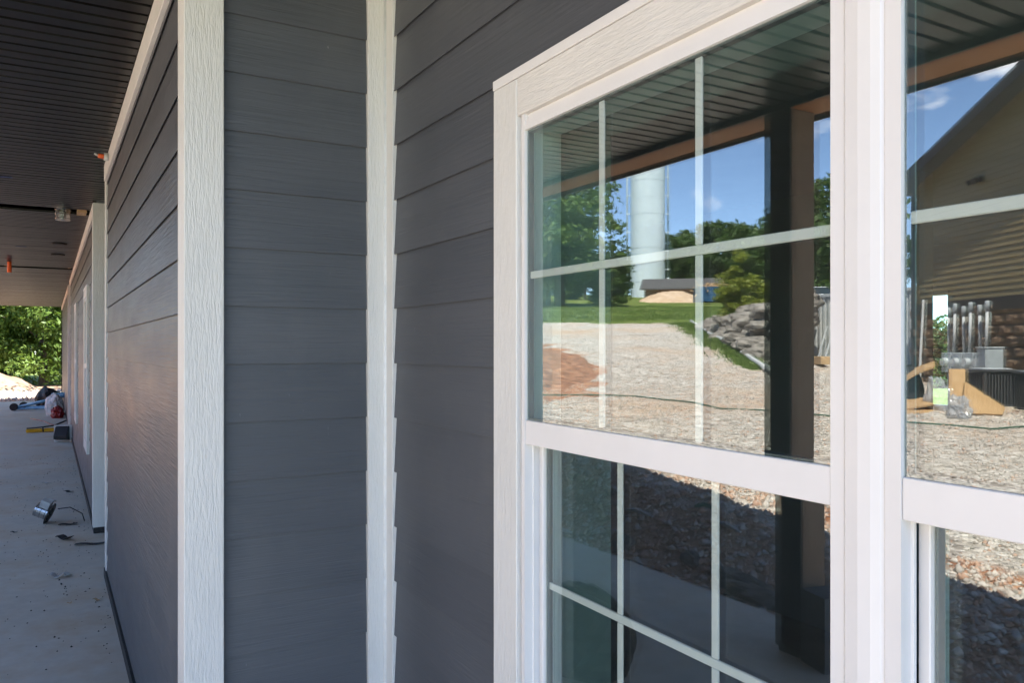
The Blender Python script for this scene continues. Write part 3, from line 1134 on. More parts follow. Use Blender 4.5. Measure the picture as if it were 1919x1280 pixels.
# ================================================================== MOUNDS
def mound(name, x, y, rx, ry, h, mat, seed, rz=0, kind='structure', label=None, cat=None, base=None, p=1.6):
    n = 40
    gx, gy = np.meshgrid(np.linspace(-1, 1, n), np.linspace(-1, 1, n))
    rr = np.sqrt(gx ** 2 + gy ** 2)
    hgt = np.clip(1 - rr, 0, 1) ** (1 / p) * h
    hgt = hgt * (.75 + .5 * vnoise(gx * 3 + 9, gy * 3, seed)) + (vnoise(gx * 9, gy * 9, seed + 1) - .5) * .16 * h * (rr < 1)
    ca, sa = math.cos(rz), math.sin(rz)
    wx = x + gx * rx * ca - gy * ry * sa
    wy = y + gx * rx * sa + gy * ry * ca
    bz = G(wx, wy) if base is None else base
    V = np.stack([wx - x, wy - y, bz - .12 + hgt - (0 if base is None else 0)], -1).reshape(-1, 3)
    idx = np.arange(n * n).reshape(n, n)
    Q = np.stack([idx[:-1, :-1], idx[:-1, 1:], idx[1:, 1:], idx[1:, :-1]], -1).reshape(-1, 4)
    o = np_mesh(name, V, Q, M[mat], loc=(x, y, 0), smooth=True)
    if label:
        tag(o, label, cat)
    if kind:
        o['kind'] = kind
    return o


mound('dirt_mound', -54.2, -49.3, 2.6, 3.2, 1.25, 'tan_soil', 5, .2)
M['red_soil'] = noisy('red_clay_soil', (.13, .05, .025), (.52, .26, .145), 5.5, .95, .9, .08, detail=12, lo=.32, hi=.68)
mound('dirt_bank', -13.94, -9.55, 5.6, 1.45, .42, 'red_soil', 14, math.atan2(-.526, -.851), p=1.3)
mound('dirt_berm', -36.5, -4.9, 3.2, 3.7, 1.15, 'pale_soil', 8, .1, base=-.07)
stones('berm_gravel', 3500, (-35, -27), (-5, .5), .02, .09, lambda x, y: np.ones(len(x), bool), 'grey broken stone on the ground past the end of the porch slab', .1)

# ================================================================== SMALL FAR HOUSE, DUMPSTER, DEBRIS
M['far_wall'] = noisy('far_house_wall', (.30, .20, .14), (.38, .27, .20), 3, .9)
hx, hy = -57.5, -53.6
hz = g1(hx, hy) - .55
H2 = empty('small_house', (hx, hy, hz), math.atan2(-.8645, .5026) + .25)
box('wall', M['far_wall'], H2, -3.6, 3.6, -2.4, 2.4, -.5, 1.55)
bm = bmesh.new()
extr(bm, [(-3.0, 1.45), (-3.0, 1.6), (0, 2.75), (3.0, 1.6), (3.0, 1.45), (0, 2.55)], -4.0, 4.0, 'x')
rf = finish(bm, 'roof', M['shingle'], H2)
bm = bmesh.new()
extr(bm, [(-2.2, 2.3), (-1.0, 2.78), (-1.0, 2.3)], -3.2, -1.0, 'x')
finish(bm, 'dormer', M['shingle'], rf)
box('fascia', M['trim_x'], rf, -4.0, 4.0, -3.03, -3.005, 1.42, 1.6)
box('window', M['dark_trim'], H2, -1.0, .4, -2.43, -2.405, .4, 1.2)
tag(H2, 'small low house with grey shingle roof right of the tower base', 'house')

M['blue_steel'] = noisy('blue_painted_steel', (.02, .075, .16), (.035, .11, .22), 6, .5, .1, .01)
dx_, dy_ = -47.7, -47.9
dzz = g1(dx_, dy_)
D = empty('dumpster', (dx_, dy_, dzz + .15), math.atan2(-.8645, .5026) - .1)
bm = bmesh.new()
bx(bm, -1.3, 1.3, -.9, -.84, 0, 1.25)
bx(bm, -1.3, 1.3, .84, .9, 0, 1.25)
bx(bm, -1.3, -1.24, -.84, .84, 0, 1.25)
bx(bm, 1.24, 1.3, -.84, .84, 0, 1.25)
bx(bm, -1.24, 1.24, -.84, .84, 0, .06)
finish(bm, 'body', M['blue_steel'], D)
for i in range(7):
    xx = -1.2 + i * .4
    for yy in (-.905, .905):
        box('rib', M['blue_steel'], D, xx - .035, xx + .035, yy - .04 if yy < 0 else yy, yy if yy < 0 else yy + .04, .05, 1.2)
box('top_rail', M['blue_steel'], D, -1.36, 1.36, -.96, -.905, 1.2, 1.3)
tag(D, 'blue ribbed steel dumpster filled with scrap lumber', 'dumpster')
bm = bmesh.new()
r = random.Random(5)
for i in range(90):
    c0 = Vector((r.uniform(-1.1, 1.1), r.uniform(-.7, .7), .6 + r.uniform(.0, .95)))
    dvec = Vector((r.uniform(-1, 1), r.uniform(-1, 1), r.uniform(-.35, .5))).normalized() * r.uniform(.3, .75)
    tube(bm, [c0 - dvec, c0 + dvec], r.uniform(.03, .06), 4)
DP = finish(bm, 'debris_pile', M['lumber'], None, (dx_, dy_, dzz + .15), (0, 0, D.rotation_euler.z))
tag(DP, 'heap of splintered orange scrap lumber piled in the blue dumpster', 'lumber', kind='stuff')

# ================================================================== BOULDERS, PIPE, HOSE
def boulder_mesh(seed, sub=3):
    bm = bmesh.new()
    bmesh.ops.create_icosphere(bm, subdivisions=sub, radius=1)
    r = random.Random(seed)
    off = Vector((r.uniform(0, 50), r.uniform(0, 50), r.uniform(0, 50)))
    from mathutils import noise as mn
    for v in bm.verts:
        d = v.co.normalized()
        k = 1 + .34 * mn.noise(d * 1.3 + off) + .2 * mn.noise(d * 2.9 + off)
        # bedding ledges
        led = math.floor((d.z * .9 + .25 * mn.noise(d * 1.1 + off)) * 4.5)
        k += .07 * math.sin(led * 12.7 + seed)
        v.co = d * k
    for f in bm.faces:
        f.smooth = False
    me = bpy.data.meshes.new('boulder')
    bm.to_mesh(me)
    bm.free()
    me.materials.append(M['boulder'])
    return me


bmeshes = [boulder_mesh(s, 4) for s in (1, 2, 3, 4, 5)]
BA, BB = Vector((-23.7, -23.6)), Vector((-12.6, -14.9))
r = random.Random(3)
nb = 0
for row, (cnt, hz_, back) in enumerate(((17, .16, 0.0), (15, .62, .38), (11, 1.05, .75), (7, 1.45, 1.1))):
    for i in range(cnt):
        q = (i + .5 + r.uniform(-.25, .25)) / cnt
        if row * .26 > q + .12:
            continue
        P = BA.lerp(BB, q)
        nrm = Vector((-(BB - BA).y, (BB - BA).x)).normalized()
        nrm = -nrm      # away from the drive
        P = P + nrm * (.55 + back + r.uniform(-.12, .2))
        s = (.30 + .17 * q) * r.uniform(.8, 1.3)
        o = link('boulder', bmeshes[nb % 5], None, (P.x, P.y, g1(P.x, P.y) + hz_ * (.6 + .5 * q)), (r.uniform(-.25, .25), r.uniform(-.25, .25), r.uniform(0, 6.28)))
        o.scale = (s * r.uniform(1.1, 1.7), s * 1.1, s * r.uniform(.6, .85))
        where = ('low in the pile beside the white pipe', 'in the second course of the pile', 'in the third course of the pile', 'on the top of the pile under the bush')[row]
        tag(o, 'weathered grey boulder ' + where, 'boulder', 'stacked boulders, course %d' % (row + 1))
        nb += 1

def on_ground(pts, lift):
    return [(x, y, g1(x, y) + lift) for x, y in pts]


def lerp2(a, b, n, wob=0., seed=0):
    r = random.Random(seed)
    return [(a[0] + (b[0] - a[0]) * i / n + r.uniform(-wob, wob), a[1] + (b[1] - a[1]) * i / n + r.uniform(-wob, wob)) for i in range(n + 1)]


M['white_plastic'] = noisy('dusty_white_plastic', (.48, .48, .46), (.62, .62, .6), 4, .5)
bm = bmesh.new()
tube(bm, on_ground(lerp2((-26.6, -26.0), (-10.0, -13.0), 16, .07, 4), .09), .07, 8)
o = finish(bm, 'drain_pipe', M['white_plastic'], smooth=True)
tag(o, 'long white plastic pipe lying on the slope below the boulders', 'pipe')
M['hose_green'] = base_mat('dark_green_hose', (.03, .09, .055), .5, .4)
bm = bmesh.new()
tube(bm, on_ground([(-10.07, -6.37), (-9.5, -7.04), (-9.25, -7.45), (-8.77, -7.81), (-8.47, -8.04), (-7.79, -8.06), (-7.22, -8.13), (-6.68, -8.18), (-6.06, -8.45), (-5.12, -8.8), (-4.28, -9.21), (-3.76, -9.47), (-3.55, -10.11), (-3.36, -10.52), (-2.99, -10.87)], .02), .012, 6)
o = finish(bm, 'garden_hose', M['hose_green'], smooth=True)
tag(o, 'thin green hose snaking across the gravel drive', 'hose')

# weeds along the pipe, tufts of grass on the bank
def tufts(name, pts, h, seed, mat, label):
    r = np.random.default_rng(seed)
    pts = np.asarray(pts)
    n = len(pts)
    a = r.uniform(0, 6.28, n)
    w = .012 + .02 * r.random(n)
    hh = h * r.uniform(.5, 1.3, n)
    lean = r.normal(0, .45, (n, 2)) * hh[:, None]
    gz_ = G(pts[:, 0], pts[:, 1]) - .02
    dxy = np.stack([np.cos(a), np.sin(a)], -1) * w[:, None]
    b0 = np.column_stack([pts - dxy, gz_])
    b1 = np.column_stack([pts + dxy, gz_])
    t1 = np.column_stack([pts + lean + dxy * .25, gz_ + hh])
    t0 = np.column_stack([pts + lean - dxy * .25, gz_ + hh])
    V = np.stack([b0, b1, t1, t0], 1).reshape(-1, 3)
    o = np_mesh(name, V, np.arange(n * 4).reshape(-1, 4), M[mat])
    at = o.data.attributes.new('tone', 'FLOAT', 'POINT')
    at.data.foreach_set('value', np.repeat(r.random(n), 4).astype(np.float32))
    tag(o, label, 'grass', kind='stuff')


q = rng.random(9000)
wd = rng.normal(0, .30, 9000) * (1.2 - .55 * q)
wdir = np.array([.6, -.8])
P = np.stack([-26.2 + 15.2 * q + wdir[0] * -wd, -25.3 + 11.6 * q - wdir[1] * wd], -1)
tufts('weeds', P, .11, 3, 'blade', 'strip of green weeds growing along the white drain pipe')
uu = rng.uniform(40, 62, 26000)
rr_ = rng.uniform(-.02, .33, 26000)
P = np.stack([2.516 + uu * (rr_ * .5026 - .8645), .951 - uu * (rr_ * .8645 + .5026)], -1)
tufts('hill_grass', P, .11, 4, 'blade', 'green grass on the hillside below the tower')

# ================================================================== NEIGHBOUR BUILDING
M['tan_siding'] = siding_mat('olive_tan_siding', (.20, .15, .072), (.235, .18, .09), 2.0, 60, .25, .3)
M['brown_trim'] = noisy('brown_trim', (.028, .02, .017), (.045, .034, .028), 5, .6)
m = base_mat('split_face_block', (.3, .2, .13), .95, .2)
nb1 = noise(m, coords(m), 9, 8, .7)
nb2 = noise(m, coords(m), 1.7, 3)
setc(m, mixc(m, .4, ramp(m, nb1, [(.3, (.11, .068, .043)), (.5, (.19, .125, .082)), (.72, (.28, .2, .14))]), ramp(m, nb2, [(.3, (.14, .085, .055)), (.7, (.27, .19, .13))])))
bump(m, nb1, .9, .04)
M['block'] = m
nd = Vector((.893, .45, 0))           # along the wall, towards +q
ang = math.atan2(nd.y, nd.x)
NB = empty('neighbour_building', (-7.75, -14.9, .55), ang)
# local: +x along the wall, +y towards our house (wall normal), z up; base at .55
GW, RS, EH = 13.0, .32, 4.55
def rake(q):
    return EH + RS * min(q, GW - q)
bm = bmesh.new()
vs0 = [(0, .0), (GW, .0), (GW, EH), (GW / 2, rake(GW / 2)), (0, EH)]
extr(bm, [(a, b) for a, b in vs0], -11.0, -.03, 'y')
finish(bm, 'wall_core', M['sheath'], NB)
ez, e_lap = 2.05, .112
z = ez
while z < rake(GW / 2) - .05:
    qa = max(0, (z + e_lap - EH) / RS) if z + e_lap > EH else 0
    bm = bmesh.new()
    extr(bm, [(-.012, z), (0, z + .002), (-.016, z + e_lap + .01), (-.029, z + e_lap + .01)], qa, GW - qa, 'x')
    finish(bm, 'siding_course', M['tan_siding'], NB)
    z += e_lap
box('belt_trim', M['brown_trim'], NB, -.02, GW + .02, -.03, .06, ez - .24, ez - .004)
r = random.Random(8)
course = 0
z = -.45
blk = [bmesh.new() for _ in range(0)]
blk_me = []
for s in range(5):
    bm = bmesh.new()
    bmesh.ops.create_grid(bm, x_segments=5, y_segments=4, size=.5)
    for v in bm.verts:
        e_ = min(.5 - abs(v.co.x), .5 - abs(v.co.y))
        v.co = Vector((v.co.x * .39, .02 + (.03 + r.uniform(0, .04)) * (1 if e_ > .05 else 0), v.co.y * .19))
    me = bpy.data.meshes.new('stone_block')
    bmesh.ops.recalc_face_normals(bm, faces=bm.faces[:])
    bm.to_mesh(me)
    bm.free()
    me.materials.append(M['block'])
    blk_me.append(me)
while z < ez - .25:
    q = -.2 if course % 2 else 0.
    while q < 7.2:
        if q > -.1 or True:
            o = link('stone_block', r.choice(blk_me), NB, (q + .2, -.015, z + .1))
        q += .4
    z += .2
    course += 1
box('block_wall', M['block'], NB, 7.4, GW, -.03, .03, -.5, ez - .25)
# roof with rake overhang and fascia
ov = .36
bm = bmesh.new()
k_ = RS
top = [(-.45, EH - .45 * k_ + .02), (GW / 2, rake(GW / 2) + .02), (GW + .45, EH - .45 * k_ + .02)]
extr(bm, top + [(a, b + .16) for a, b in top[::-1]], -11.3, ov, 'y')
nroof = finish(bm, 'roof', M['shingle'], NB)
bm = bmesh.new()
extr(bm, [(a, b - .10) for a, b in top] + [(a, b + .12) for a, b in top[::-1]], ov + .001, ov + .03, 'y')
finish(bm, 'rake_fascia', M['brown_trim'], nroof)
L_ = empty('wall_light', (2.05, .03, 4.25), 0, NB)
box('light_housing', M['brown_trim'], L_, -.13, .13, -.02, .05, -.05, .05, .01)
bm = bmesh.new()
tube(bm, [(-.07, .04, 0), (-.1, .14, -.05)], [.04, .055], 10)
tube(bm, [(.07, .04, 0), (.1, .14, -.05)], [.04, .055], 10)
finish(bm, 'lamp_head', M['brown_trim'], L_)
box('downspout', M['brown_trim'], NB, -.09, -.02, -.02, .06, .0, EH - .2, .01)
tag(NB, 'olive tan gabled building with lap siding above a brown split block base', 'building')


def nloc(q, out, z=0):
    """point at q along the neighbour wall, out metres in front of it, on the ground"""
    x = -7.75 + nd.x * q + (-.45) * out
    y = -14.9 + nd.y * q + .893 * out
    return x, y, g1(x, y) + z


M['grey_metal'] = noisy('grey_enclosure_steel', (.34, .37, .38), (.42, .45, .46), 6, .5, spec=.4)
M['pvc'] = noisy('grey_pvc', (.48, .50, .50), (.60, .62, .61), 5, .5)
p = nloc(1.95, .02)
EP = empty('electrical_panel', (p[0], p[1], p[2]), ang)
for i in range(4):
    bxp = box('meter_box', M['grey_metal'], EP, -.62 + i * .33, -.62 + i * .33 + .30, .07, .25, .34, .72, .008)
    bm = bmesh.new()
    tube(bm, [(-.47 + i * .33, .25, .54), (-.47 + i * .33, .33, .54)], [.085, .08], 14)
    finish(bm, 'meter_dial', M['galv'], bxp)
for i in range(6):
    xx = -.55 + i * .235
    bm = bmesh.new()
    lean = (.03 if i % 2 else -.02)
    tube(bm, [(xx, .14 + .05 * (i % 2), .72), (xx + lean, .14 + .05 * (i % 2), 1.44 + .06 * (i % 2))], .028, 8)
    cd = finish(bm, 'conduit', M['pvc'], EP, smooth=True)
    bm = bmesh.new()
    zt = 1.44 + .06 * (i % 2)
    tube(bm, [(xx + lean, .14 + .05 * (i % 2), zt - .02), (xx + lean, .14 + .05 * (i % 2), zt + .13), (xx + lean, .14 + .05 * (i % 2), zt + .155)], [.042, .042, .03], 10)
    finish(bm, 'conduit_cap', M['grey_metal'], cd, smooth=True)
for i in range(4):
    xx = -.5 + i * .33
    bm = bmesh.new()
    tube(bm, [(xx, .16, .34), (xx, .16, -.2)], .035, 8)
    finish(bm, 'conduit', M['pvc'], EP, smooth=True)
tag(EP, 'bank of grey electric meter boxes with upright capped conduits', 'meter box')
p = (-5.14, -12.94, g1(-5.14, -12.94))
TB = empty('transformer_cabinet', (p[0], p[1], p[2]), ang + .15)
box('cabinet', M['grey_metal'], TB, -.15, .15, -.15, .15, .45, .90, .01)
box('cabinet_lid', M['grey_metal'], TB, -.165, .165, -.165, .165, .901, .925, .008)
box('cabinet_post', M['galv'], TB, -.05, .05, -.05, .05, -.1, .45)
tag(TB, 'tall grey utility cabinet standing right of the meter boxes', 'cabinet')

M['ac_dark'] = noisy('dark_condenser_steel', (.045, .045, .047), (.075, .075, .078), 9, .5)


def condenser(x, y, label, s=.84):
    z = g1(x, y)
    A_ = empty('air_conditioner', (x, y, z), ang)
    A_.scale = (s, s, s)
    box('pad', M['slab'], A_, -.46, .46, -.46, .46, -.08, .05, .01)
    box('core', M['dark_trim'], A_, -.37, .37, -.37, .37, .06, .68)
    for sx, sy, rot in ((0, .39, 0), (0, -.39, 0), (.39, 0, 1), (-.39, 0, 1)):
        for i in range(13):
            t = -.36 + i * .06
            if rot:
                box('louver', M['ac_dark'], A_, sx - .008, sx + .008, t - .012, t + .012, .09, .66)
            else:
                box('louver', M['ac_dark'], A_, t - .012, t + .012, sy - .008, sy + .008, .09, .66)
    for cx_ in (-.39, .39):
        for cy_ in (-.39, .39):
            box('corner_post', M['ac_dark'], A_, cx_ - .03, cx_ + .03, cy_ - .03, cy_ + .03, .05, .70, .006)
    box('base_pan', M['ac_dark'], A_, -.42, .42, -.42, .42, .052, .09, .006)
    box('top_cover', M['ac_dark'], A_, -.42, .42, -.42, .42, .701, .745, .012)
    bm = bmesh.new()
    for i in range(5):
        rr = .06 + i * .065
        tube(bm, [(rr * math.cos(a), rr * math.sin(a), .757) for a in [k * math.pi / 12 for k in range(25)]], .006, 4, False)
    for i in range(6):
        a = i * math.pi / 3
        tube(bm, [(0, 0, .76), (.34 * math.cos(a), .34 * math.sin(a), .757)], .006, 4)
    finish(bm, 'fan_guard', M['galv'], A_)
    tag(A_, label, 'air conditioner', 'air conditioners by the block wall')


condenser(-4.74, -12.24, 'dark louvred air conditioner nearest the meter boxes')
condenser(-4.15, -12.46, 'dark louvred air conditioner at the right edge, partly cut off')

# tan sheet goods leaning and lying in front of the building
M['card'] = wood_mat('tan_fibreboard', (.42, .26, .12), (.52, .34, .18), (6, 6, 6), .05)


def sheet(name, pts, thick, label, mat='card', cat='board', bend=0.):
    bm = bmesh.new()
    P = [Vector(p) for p in pts]
    n = (P[1] - P[0]).cross(P[3] - P[0]).normalized() * thick
    nn = 8
    up = []
    for i in range(nn + 1):
        for j in range(2):
            a = P[0].lerp(P[1], i / nn) if j == 0 else P[3].lerp(P[2], i / nn)
            up.append(a + n.normalized() * bend * math.sin(math.pi * i / nn))
    A_ = [bm.verts.new(v) for v in up]
    B_ = [bm.verts.new(v - n) for v in up]
    for i in range(nn):
        bm.faces.new((A_[2 * i], A_[2 * i + 2], A_[2 * i + 3], A_[2 * i + 1]))
        bm.faces.new((B_[2 * i], B_[2 * i + 1], B_[2 * i + 3], B_[2 * i + 2]))
        bm.faces.new((A_[2 * i], B_[2 * i], B_[2 * i + 2], A_[2 * i + 2]))
        bm.faces.new((A_[2 * i + 1], A_[2 * i + 3], B_[2 * i + 3], B_[2 * i + 1]))
    bm.faces.new((A_[0], A_[1], B_[1], B_[0]))
    bm.faces.new((A_[-1], A_[-2], B_[-2], B_[-1]))
    o = finish(bm, name, M[mat])
    tag(o, label, cat)
    return o


def nl(q, out, z):
    x, y, g_ = nloc(q, out)
    return (x, y, g_ + z)


sheet('fibreboard_sheet', [(-4.91, -11.35, 0.77), (-4.78, -11.57, 0.77), (-4.95, -11.87, 1.33), (-5.08, -11.64, 1.33)], 0.02, 'upright tan fibreboard sheet leaning below the meter boxes', bend=0)
sheet('fibreboard_sheet', [(-4.83, -11.68, 1.14), (-4.34, -11.92, 0.75), (-4.14, -11.47, 0.68), (-4.44, -10.96, 0.7)], 0.03, 'long tan fibreboard sheet slumping down towards the gravel', bend=0)
sheet('fibreboard_sheet', [(-5.26, -10.54, 0.76), (-4.89, -11.18, 0.74), (-4.54, -10.9, 0.67), (-4.98, -10.13, 0.67)], 0.04, 'flat tan board lying at the foot of the broken boards', bend=0)
sheet('fibreboard_sheet', [(-5.49, -10.95, 1.2), (-5.2, -11.45, 1.47), (-4.96, -11.06, 1.4), (-5.24, -10.58, 1.11)], 0.03, 'tilted tan board sticking up left of the plastic film', bend=0.03)
sheet('fibreboard_sheet', [(-5.36, -10.76, 0.85), (-5.08, -11.26, 0.91), (-4.84, -10.87, 0.82), (-5.12, -10.39, 0.71)], 0.025, 'tan board wedged low under the tilted board', bend=0)
M['film'] = base_mat('clear_plastic_film', (.5, .52, .54), .2, .6)
M['film'].node_tree.nodes['Principled BSDF'].inputs['Alpha'].default_value = .55


def crumple(name, c, s, seed, label, mat, cat, sub=4, amp=.45):
    bm = bmesh.new()
    bmesh.ops.create_icosphere(bm, subdivisions=sub, radius=1)
    from mathutils import noise as mn
    off = Vector((seed * 3.1, seed * 1.7, seed * 5.3))
    for v in bm.verts:
        d = v.co.normalized()
        k = 1 + amp * mn.noise(d * 2.2 + off) + amp * .7 * abs(mn.noise(d * 5.0 + off)) + amp * .3 * mn.noise(d * 11 + off)
        v.co = Vector((d.x * k * s[0], d.y * k * s[1], max(-s[2] * .55, d.z * k * s[2])))
    o = finish(bm, name, M[mat], None, (c[0], c[1], c[2] + s[2] * .55), smooth=False)
    tag(o, label, cat)
    return o


crumple('plastic_film', (-4.85, -10.96, 0.70), (.17, .08, .32), 3, 'crumpled clear plastic film draped among the tan boards', 'film', 'plastic')
crumple('plastic_bag', (-4.36, -10.71, 0.64), (.16, .12, .2), 5, 'small crumpled silver plastic bag on the red soil', 'film', 'bag')

# grey corrugated container behind the building corner
cA, cB = Vector((-12.6, -17.5, 0)), Vector((-8.6, -17.1, 0))
cg = (g1(cA.x, cA.y) + g1(cB.x, cB.y)) / 2
CT = empty('storage_container', (cA.x, cA.y, cg - .05), math.atan2((cB - cA).y, (cB - cA).x))
LC = (cB - cA).length
M['cont'] = noisy('pale_grey_container_paint', (.40, .41, .41), (.50, .51, .50), 2.5, .6, .05, .01)
bm = bmesh.new()
pr = []
nc = int(LC / .16)
for i in range(nc):
    a = i * LC / nc
    w = LC / nc
    pr += [(a, 0), (a + w * .35, 0), (a + w * .5, -.035), (a + w * .85, -.035)]
pr += [(LC, 0), (LC, -1.9), (0, -1.9)]
extr(bm, pr, .12, 1.80, 'z')
finish(bm, 'body', M['cont'], CT)
box('top_rail', M['cont'], CT, -.03, LC + .03, -1.93, .03, 1.801, 1.88)
box('base_rail', M['cont'], CT, -.03, LC + .03, -1.93, .03, .0, .119)
for xx in (-.04, LC - .06):
    box('corner_post', M['cont'], CT, xx, xx + .1, .031, .06, .0, 1.88)
tag(CT, 'pale grey corrugated storage container left of the tan building', 'container')
# lumber leaning near the container
for i, (q0, lb) in enumerate(((0., 'leftmost grey metal bar leaning on the pale container'), (.22, 'rightmost grey metal bar leaning on the pale container'))):
    bm = bmesh.new()
    x0_, y0_ = cA.x + .85 + q0, cA.y + .75
    tube(bm, [(x0_, y0_, g1(x0_, y0_)), (x0_ - .12, y0_ - .55, g1(x0_, y0_) + .95)], .025, 6)
    o = finish(bm, 'metal_bar', M['galv'])
    tag(o, lb, 'bar', 'bars against the container')
x0_, y0_ = cA.x + 1.3, cA.y + 1.3
o = box('timber_offcut', M['lumber'], None, -.5, .5, -.12, .12, 0, .2, .01, (x0_, y0_, g1(x0_, y0_)), (0, 0, .5))
tag(o, 'thick timber offcut on the ground before the pale container', 'timber')
crumple('bin_bag', (-5.41, -11.07, 0.66), (.22, .22, .45), 9, 'black crumpled bin bag beside the tan boards', 'flash', 'bag', 3, .2)
bm = bmesh.new()
for sx in (0.0, .22):
    pass
tube(bm, [(-5.51, -11.51, 0.86), (-5.59, -11.77, 2.49)], .022, 6)
o = finish(bm, 'white_pole', M['white_plastic'])
tag(o, 'thin white pole leaning upright beside the container', 'pole')

# white car on the hill
M['car_white'] = base_mat('white_car_paint', (.72, .73, .74), .25, .6)
M['car_glass'] = base_mat('car_glass', (.02, .025, .03), .08, .6)
M['rubber'] = base_mat('tyre_rubber', (.02, .02, .02), .8, .3)
cx_, cy_ = -38.6, -50.2
CR = empty('car', (cx_, cy_, g1(cx_, cy_)), math.atan2(-.8645, .5026) + .3)
bm = bmesh.new()
extr(bm, [(-2.2, .35), (2.2, .35), (2.25, .75), (1.3, .95), (-2.1, 1.0), (-2.25, .7)], -.88, .88, 'y')
finish(bm, 'body', M['car_white'], CR, bevel=.06)
bm = bmesh.new()
extr(bm, [(-1.95, .96), (1.25, .93), (.55, 1.47), (-1.4, 1.5)], -.74, .74, 'y')
cab = finish(bm, 'cabin', M['car_glass'], CR, bevel=.05)
box('roof_panel', M['car_white'], cab, -1.4, .55, -.72, .72, 1.47, 1.53, .02)
for wx in (-1.35, 1.35):
    for wy in (-.9, .9):
        bm = bmesh.new()
        tube(bm, [(wx, wy - .1, .33), (wx, wy + .1, .33)], .33, 18)
        wl_ = finish(bm, 'wheel', M['rubber'], CR)
        bm = bmesh.new()
        tube(bm, [(wx, wy - .105, .33), (wx, wy + .105, .33)], .2, 14)
        finish(bm, 'rim', M['galv'], wl_)
for wy in (-.6, .6):
    box('headlight', M['galv'], CR, 2.2, 2.27, wy - .18, wy + .18, .62, .75)
tag(CR, 'white car parked on the hill above the pale container', 'car')

# ================================================================== THINGS ON AND AROUND THE PORCH
M['orange'] = base_mat('orange_plastic', (.85, .13, .02), .4, .5)
M['steel'] = noisy('bright_sheet_steel', (.36, .36, .36), (.55, .55, .55), 20, .25, .1, .002, metal=.9)
M['black_metal'] = base_mat('black_painted_steel', (.015, .015, .016), .4, .5)
M['yellow'] = noisy('yellow_tool_paint', (.62, .32, .01), (.70, .38, .02), 8, .4)
M['blue_tool'] = noisy('pale_blue_tool_metal', (.10, .26, .42), (.22, .42, .56), 7, .4, metal=.3)
M['red'] = noisy('red_plastic', (.16, .006, .006), (.24, .012, .01), 8, .35)
M['tar'] = noisy('tar_paper', (.02, .02, .02), (.05, .05, .05), 20, .8)
M['paper'] = noisy('grey_card', (.45, .46, .46), (.6, .6, .6), 6, .8)
M['blue_tape'] = base_mat('blue_tape', (.015, .05, .17), .5, .4)


def can_light(name, loc, rot, label, scale=1., jb=True):
    A_ = empty(name, loc)
    A_.rotation_euler = rot
    A_.scale = (scale,) * 3
    bm = bmesh.new()
    seg = 22
    def ring(r_, z_):
        return [bm.verts.new((r_ * math.cos(2 * math.pi * k / seg), r_ * math.sin(2 * math.pi * k / seg), z_)) for k in range(seg)]
    rs = [ring(.078, 0), ring(.078, .15), ring(.03, .151), ]
    for a, b in zip(rs, rs[1:]):
        for k in range(seg):
            bm.faces.new((a[k], a[(k + 1) % seg], b[(k + 1) % seg], b[k]))
    bm.faces.new(rs[-1])
    can = finish(bm, 'can_shell', M['steel'], A_, smooth=False)
    bm = bmesh.new()
    for k in range(3):
        tube(bm, [(.0795 * math.cos(a), .0795 * math.sin(a), .03 + .05 * k) for a in [q * math.pi / 10 for q in range(21)]], .003, 4, False)
    finish(bm, 'rib', M['steel'], can)
    bm = bmesh.new()
    rs = [ring(.079, .002), ring(.125, .0)]
    rs2 = [ring(.125, -.004), ring(.074, -.003)]
    for a, b in ((rs[0], rs[1]), (rs[1], rs2[0]), (rs2[0], rs2[1])):
        for k in range(seg):
            bm.faces.new((a[k], a[(k + 1) % seg], b[(k + 1) % seg], b[k]))
    finish(bm, 'flange', M['black_metal'], A_)
    if jb:
        bm = bmesh.new()
        bx(bm, .06, .15, -.05, .05, .02, .12)
        finish(bm, 'junction_box', M['galv'], A_, bevel=.004)
    return tag(A_, label, 'light fixture')


can_light('recessed_light', (-6.33, -.97, .085), (R(28), R(-62), R(40)), 'steel recessed light can lying tipped over on the porch floor', .85)
bm = bmesh.new()
tube(bm, [(-6.30, -.90, .13), (-6.22, -.80, .15), (-6.16, -.70, .09), (-6.14, -.62 - .06, .02)], .005, 6)
o = finish(bm, 'wire_lead', M['black_metal'], smooth=True)
tag(o, 'black wire lead trailing from the tipped light can', 'wire')
can_light('recessed_light', (-6.30, -.86, CEIL + .035), (R(180), 0, .4), 'shiny light can hanging in the open soffit gap', .82, False)
for x_, y_, lb in ((-9.05, -.86, 'black disc for the dark of a soffit cut-out, nearer of the two'), (-10.4, -.865, 'black disc for the dark of a soffit cut-out, farther of the two')):
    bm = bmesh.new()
    tube(bm, [(x_, y_, CEIL - .016), (x_, y_, CEIL - .002)], .085, 20)  # solid black disc stands for the shade inside the hole
    o = finish(bm, 'opening_dark_disc', M['flash'])
    tag(o, lb, 'light opening', 'light openings in the soffit')


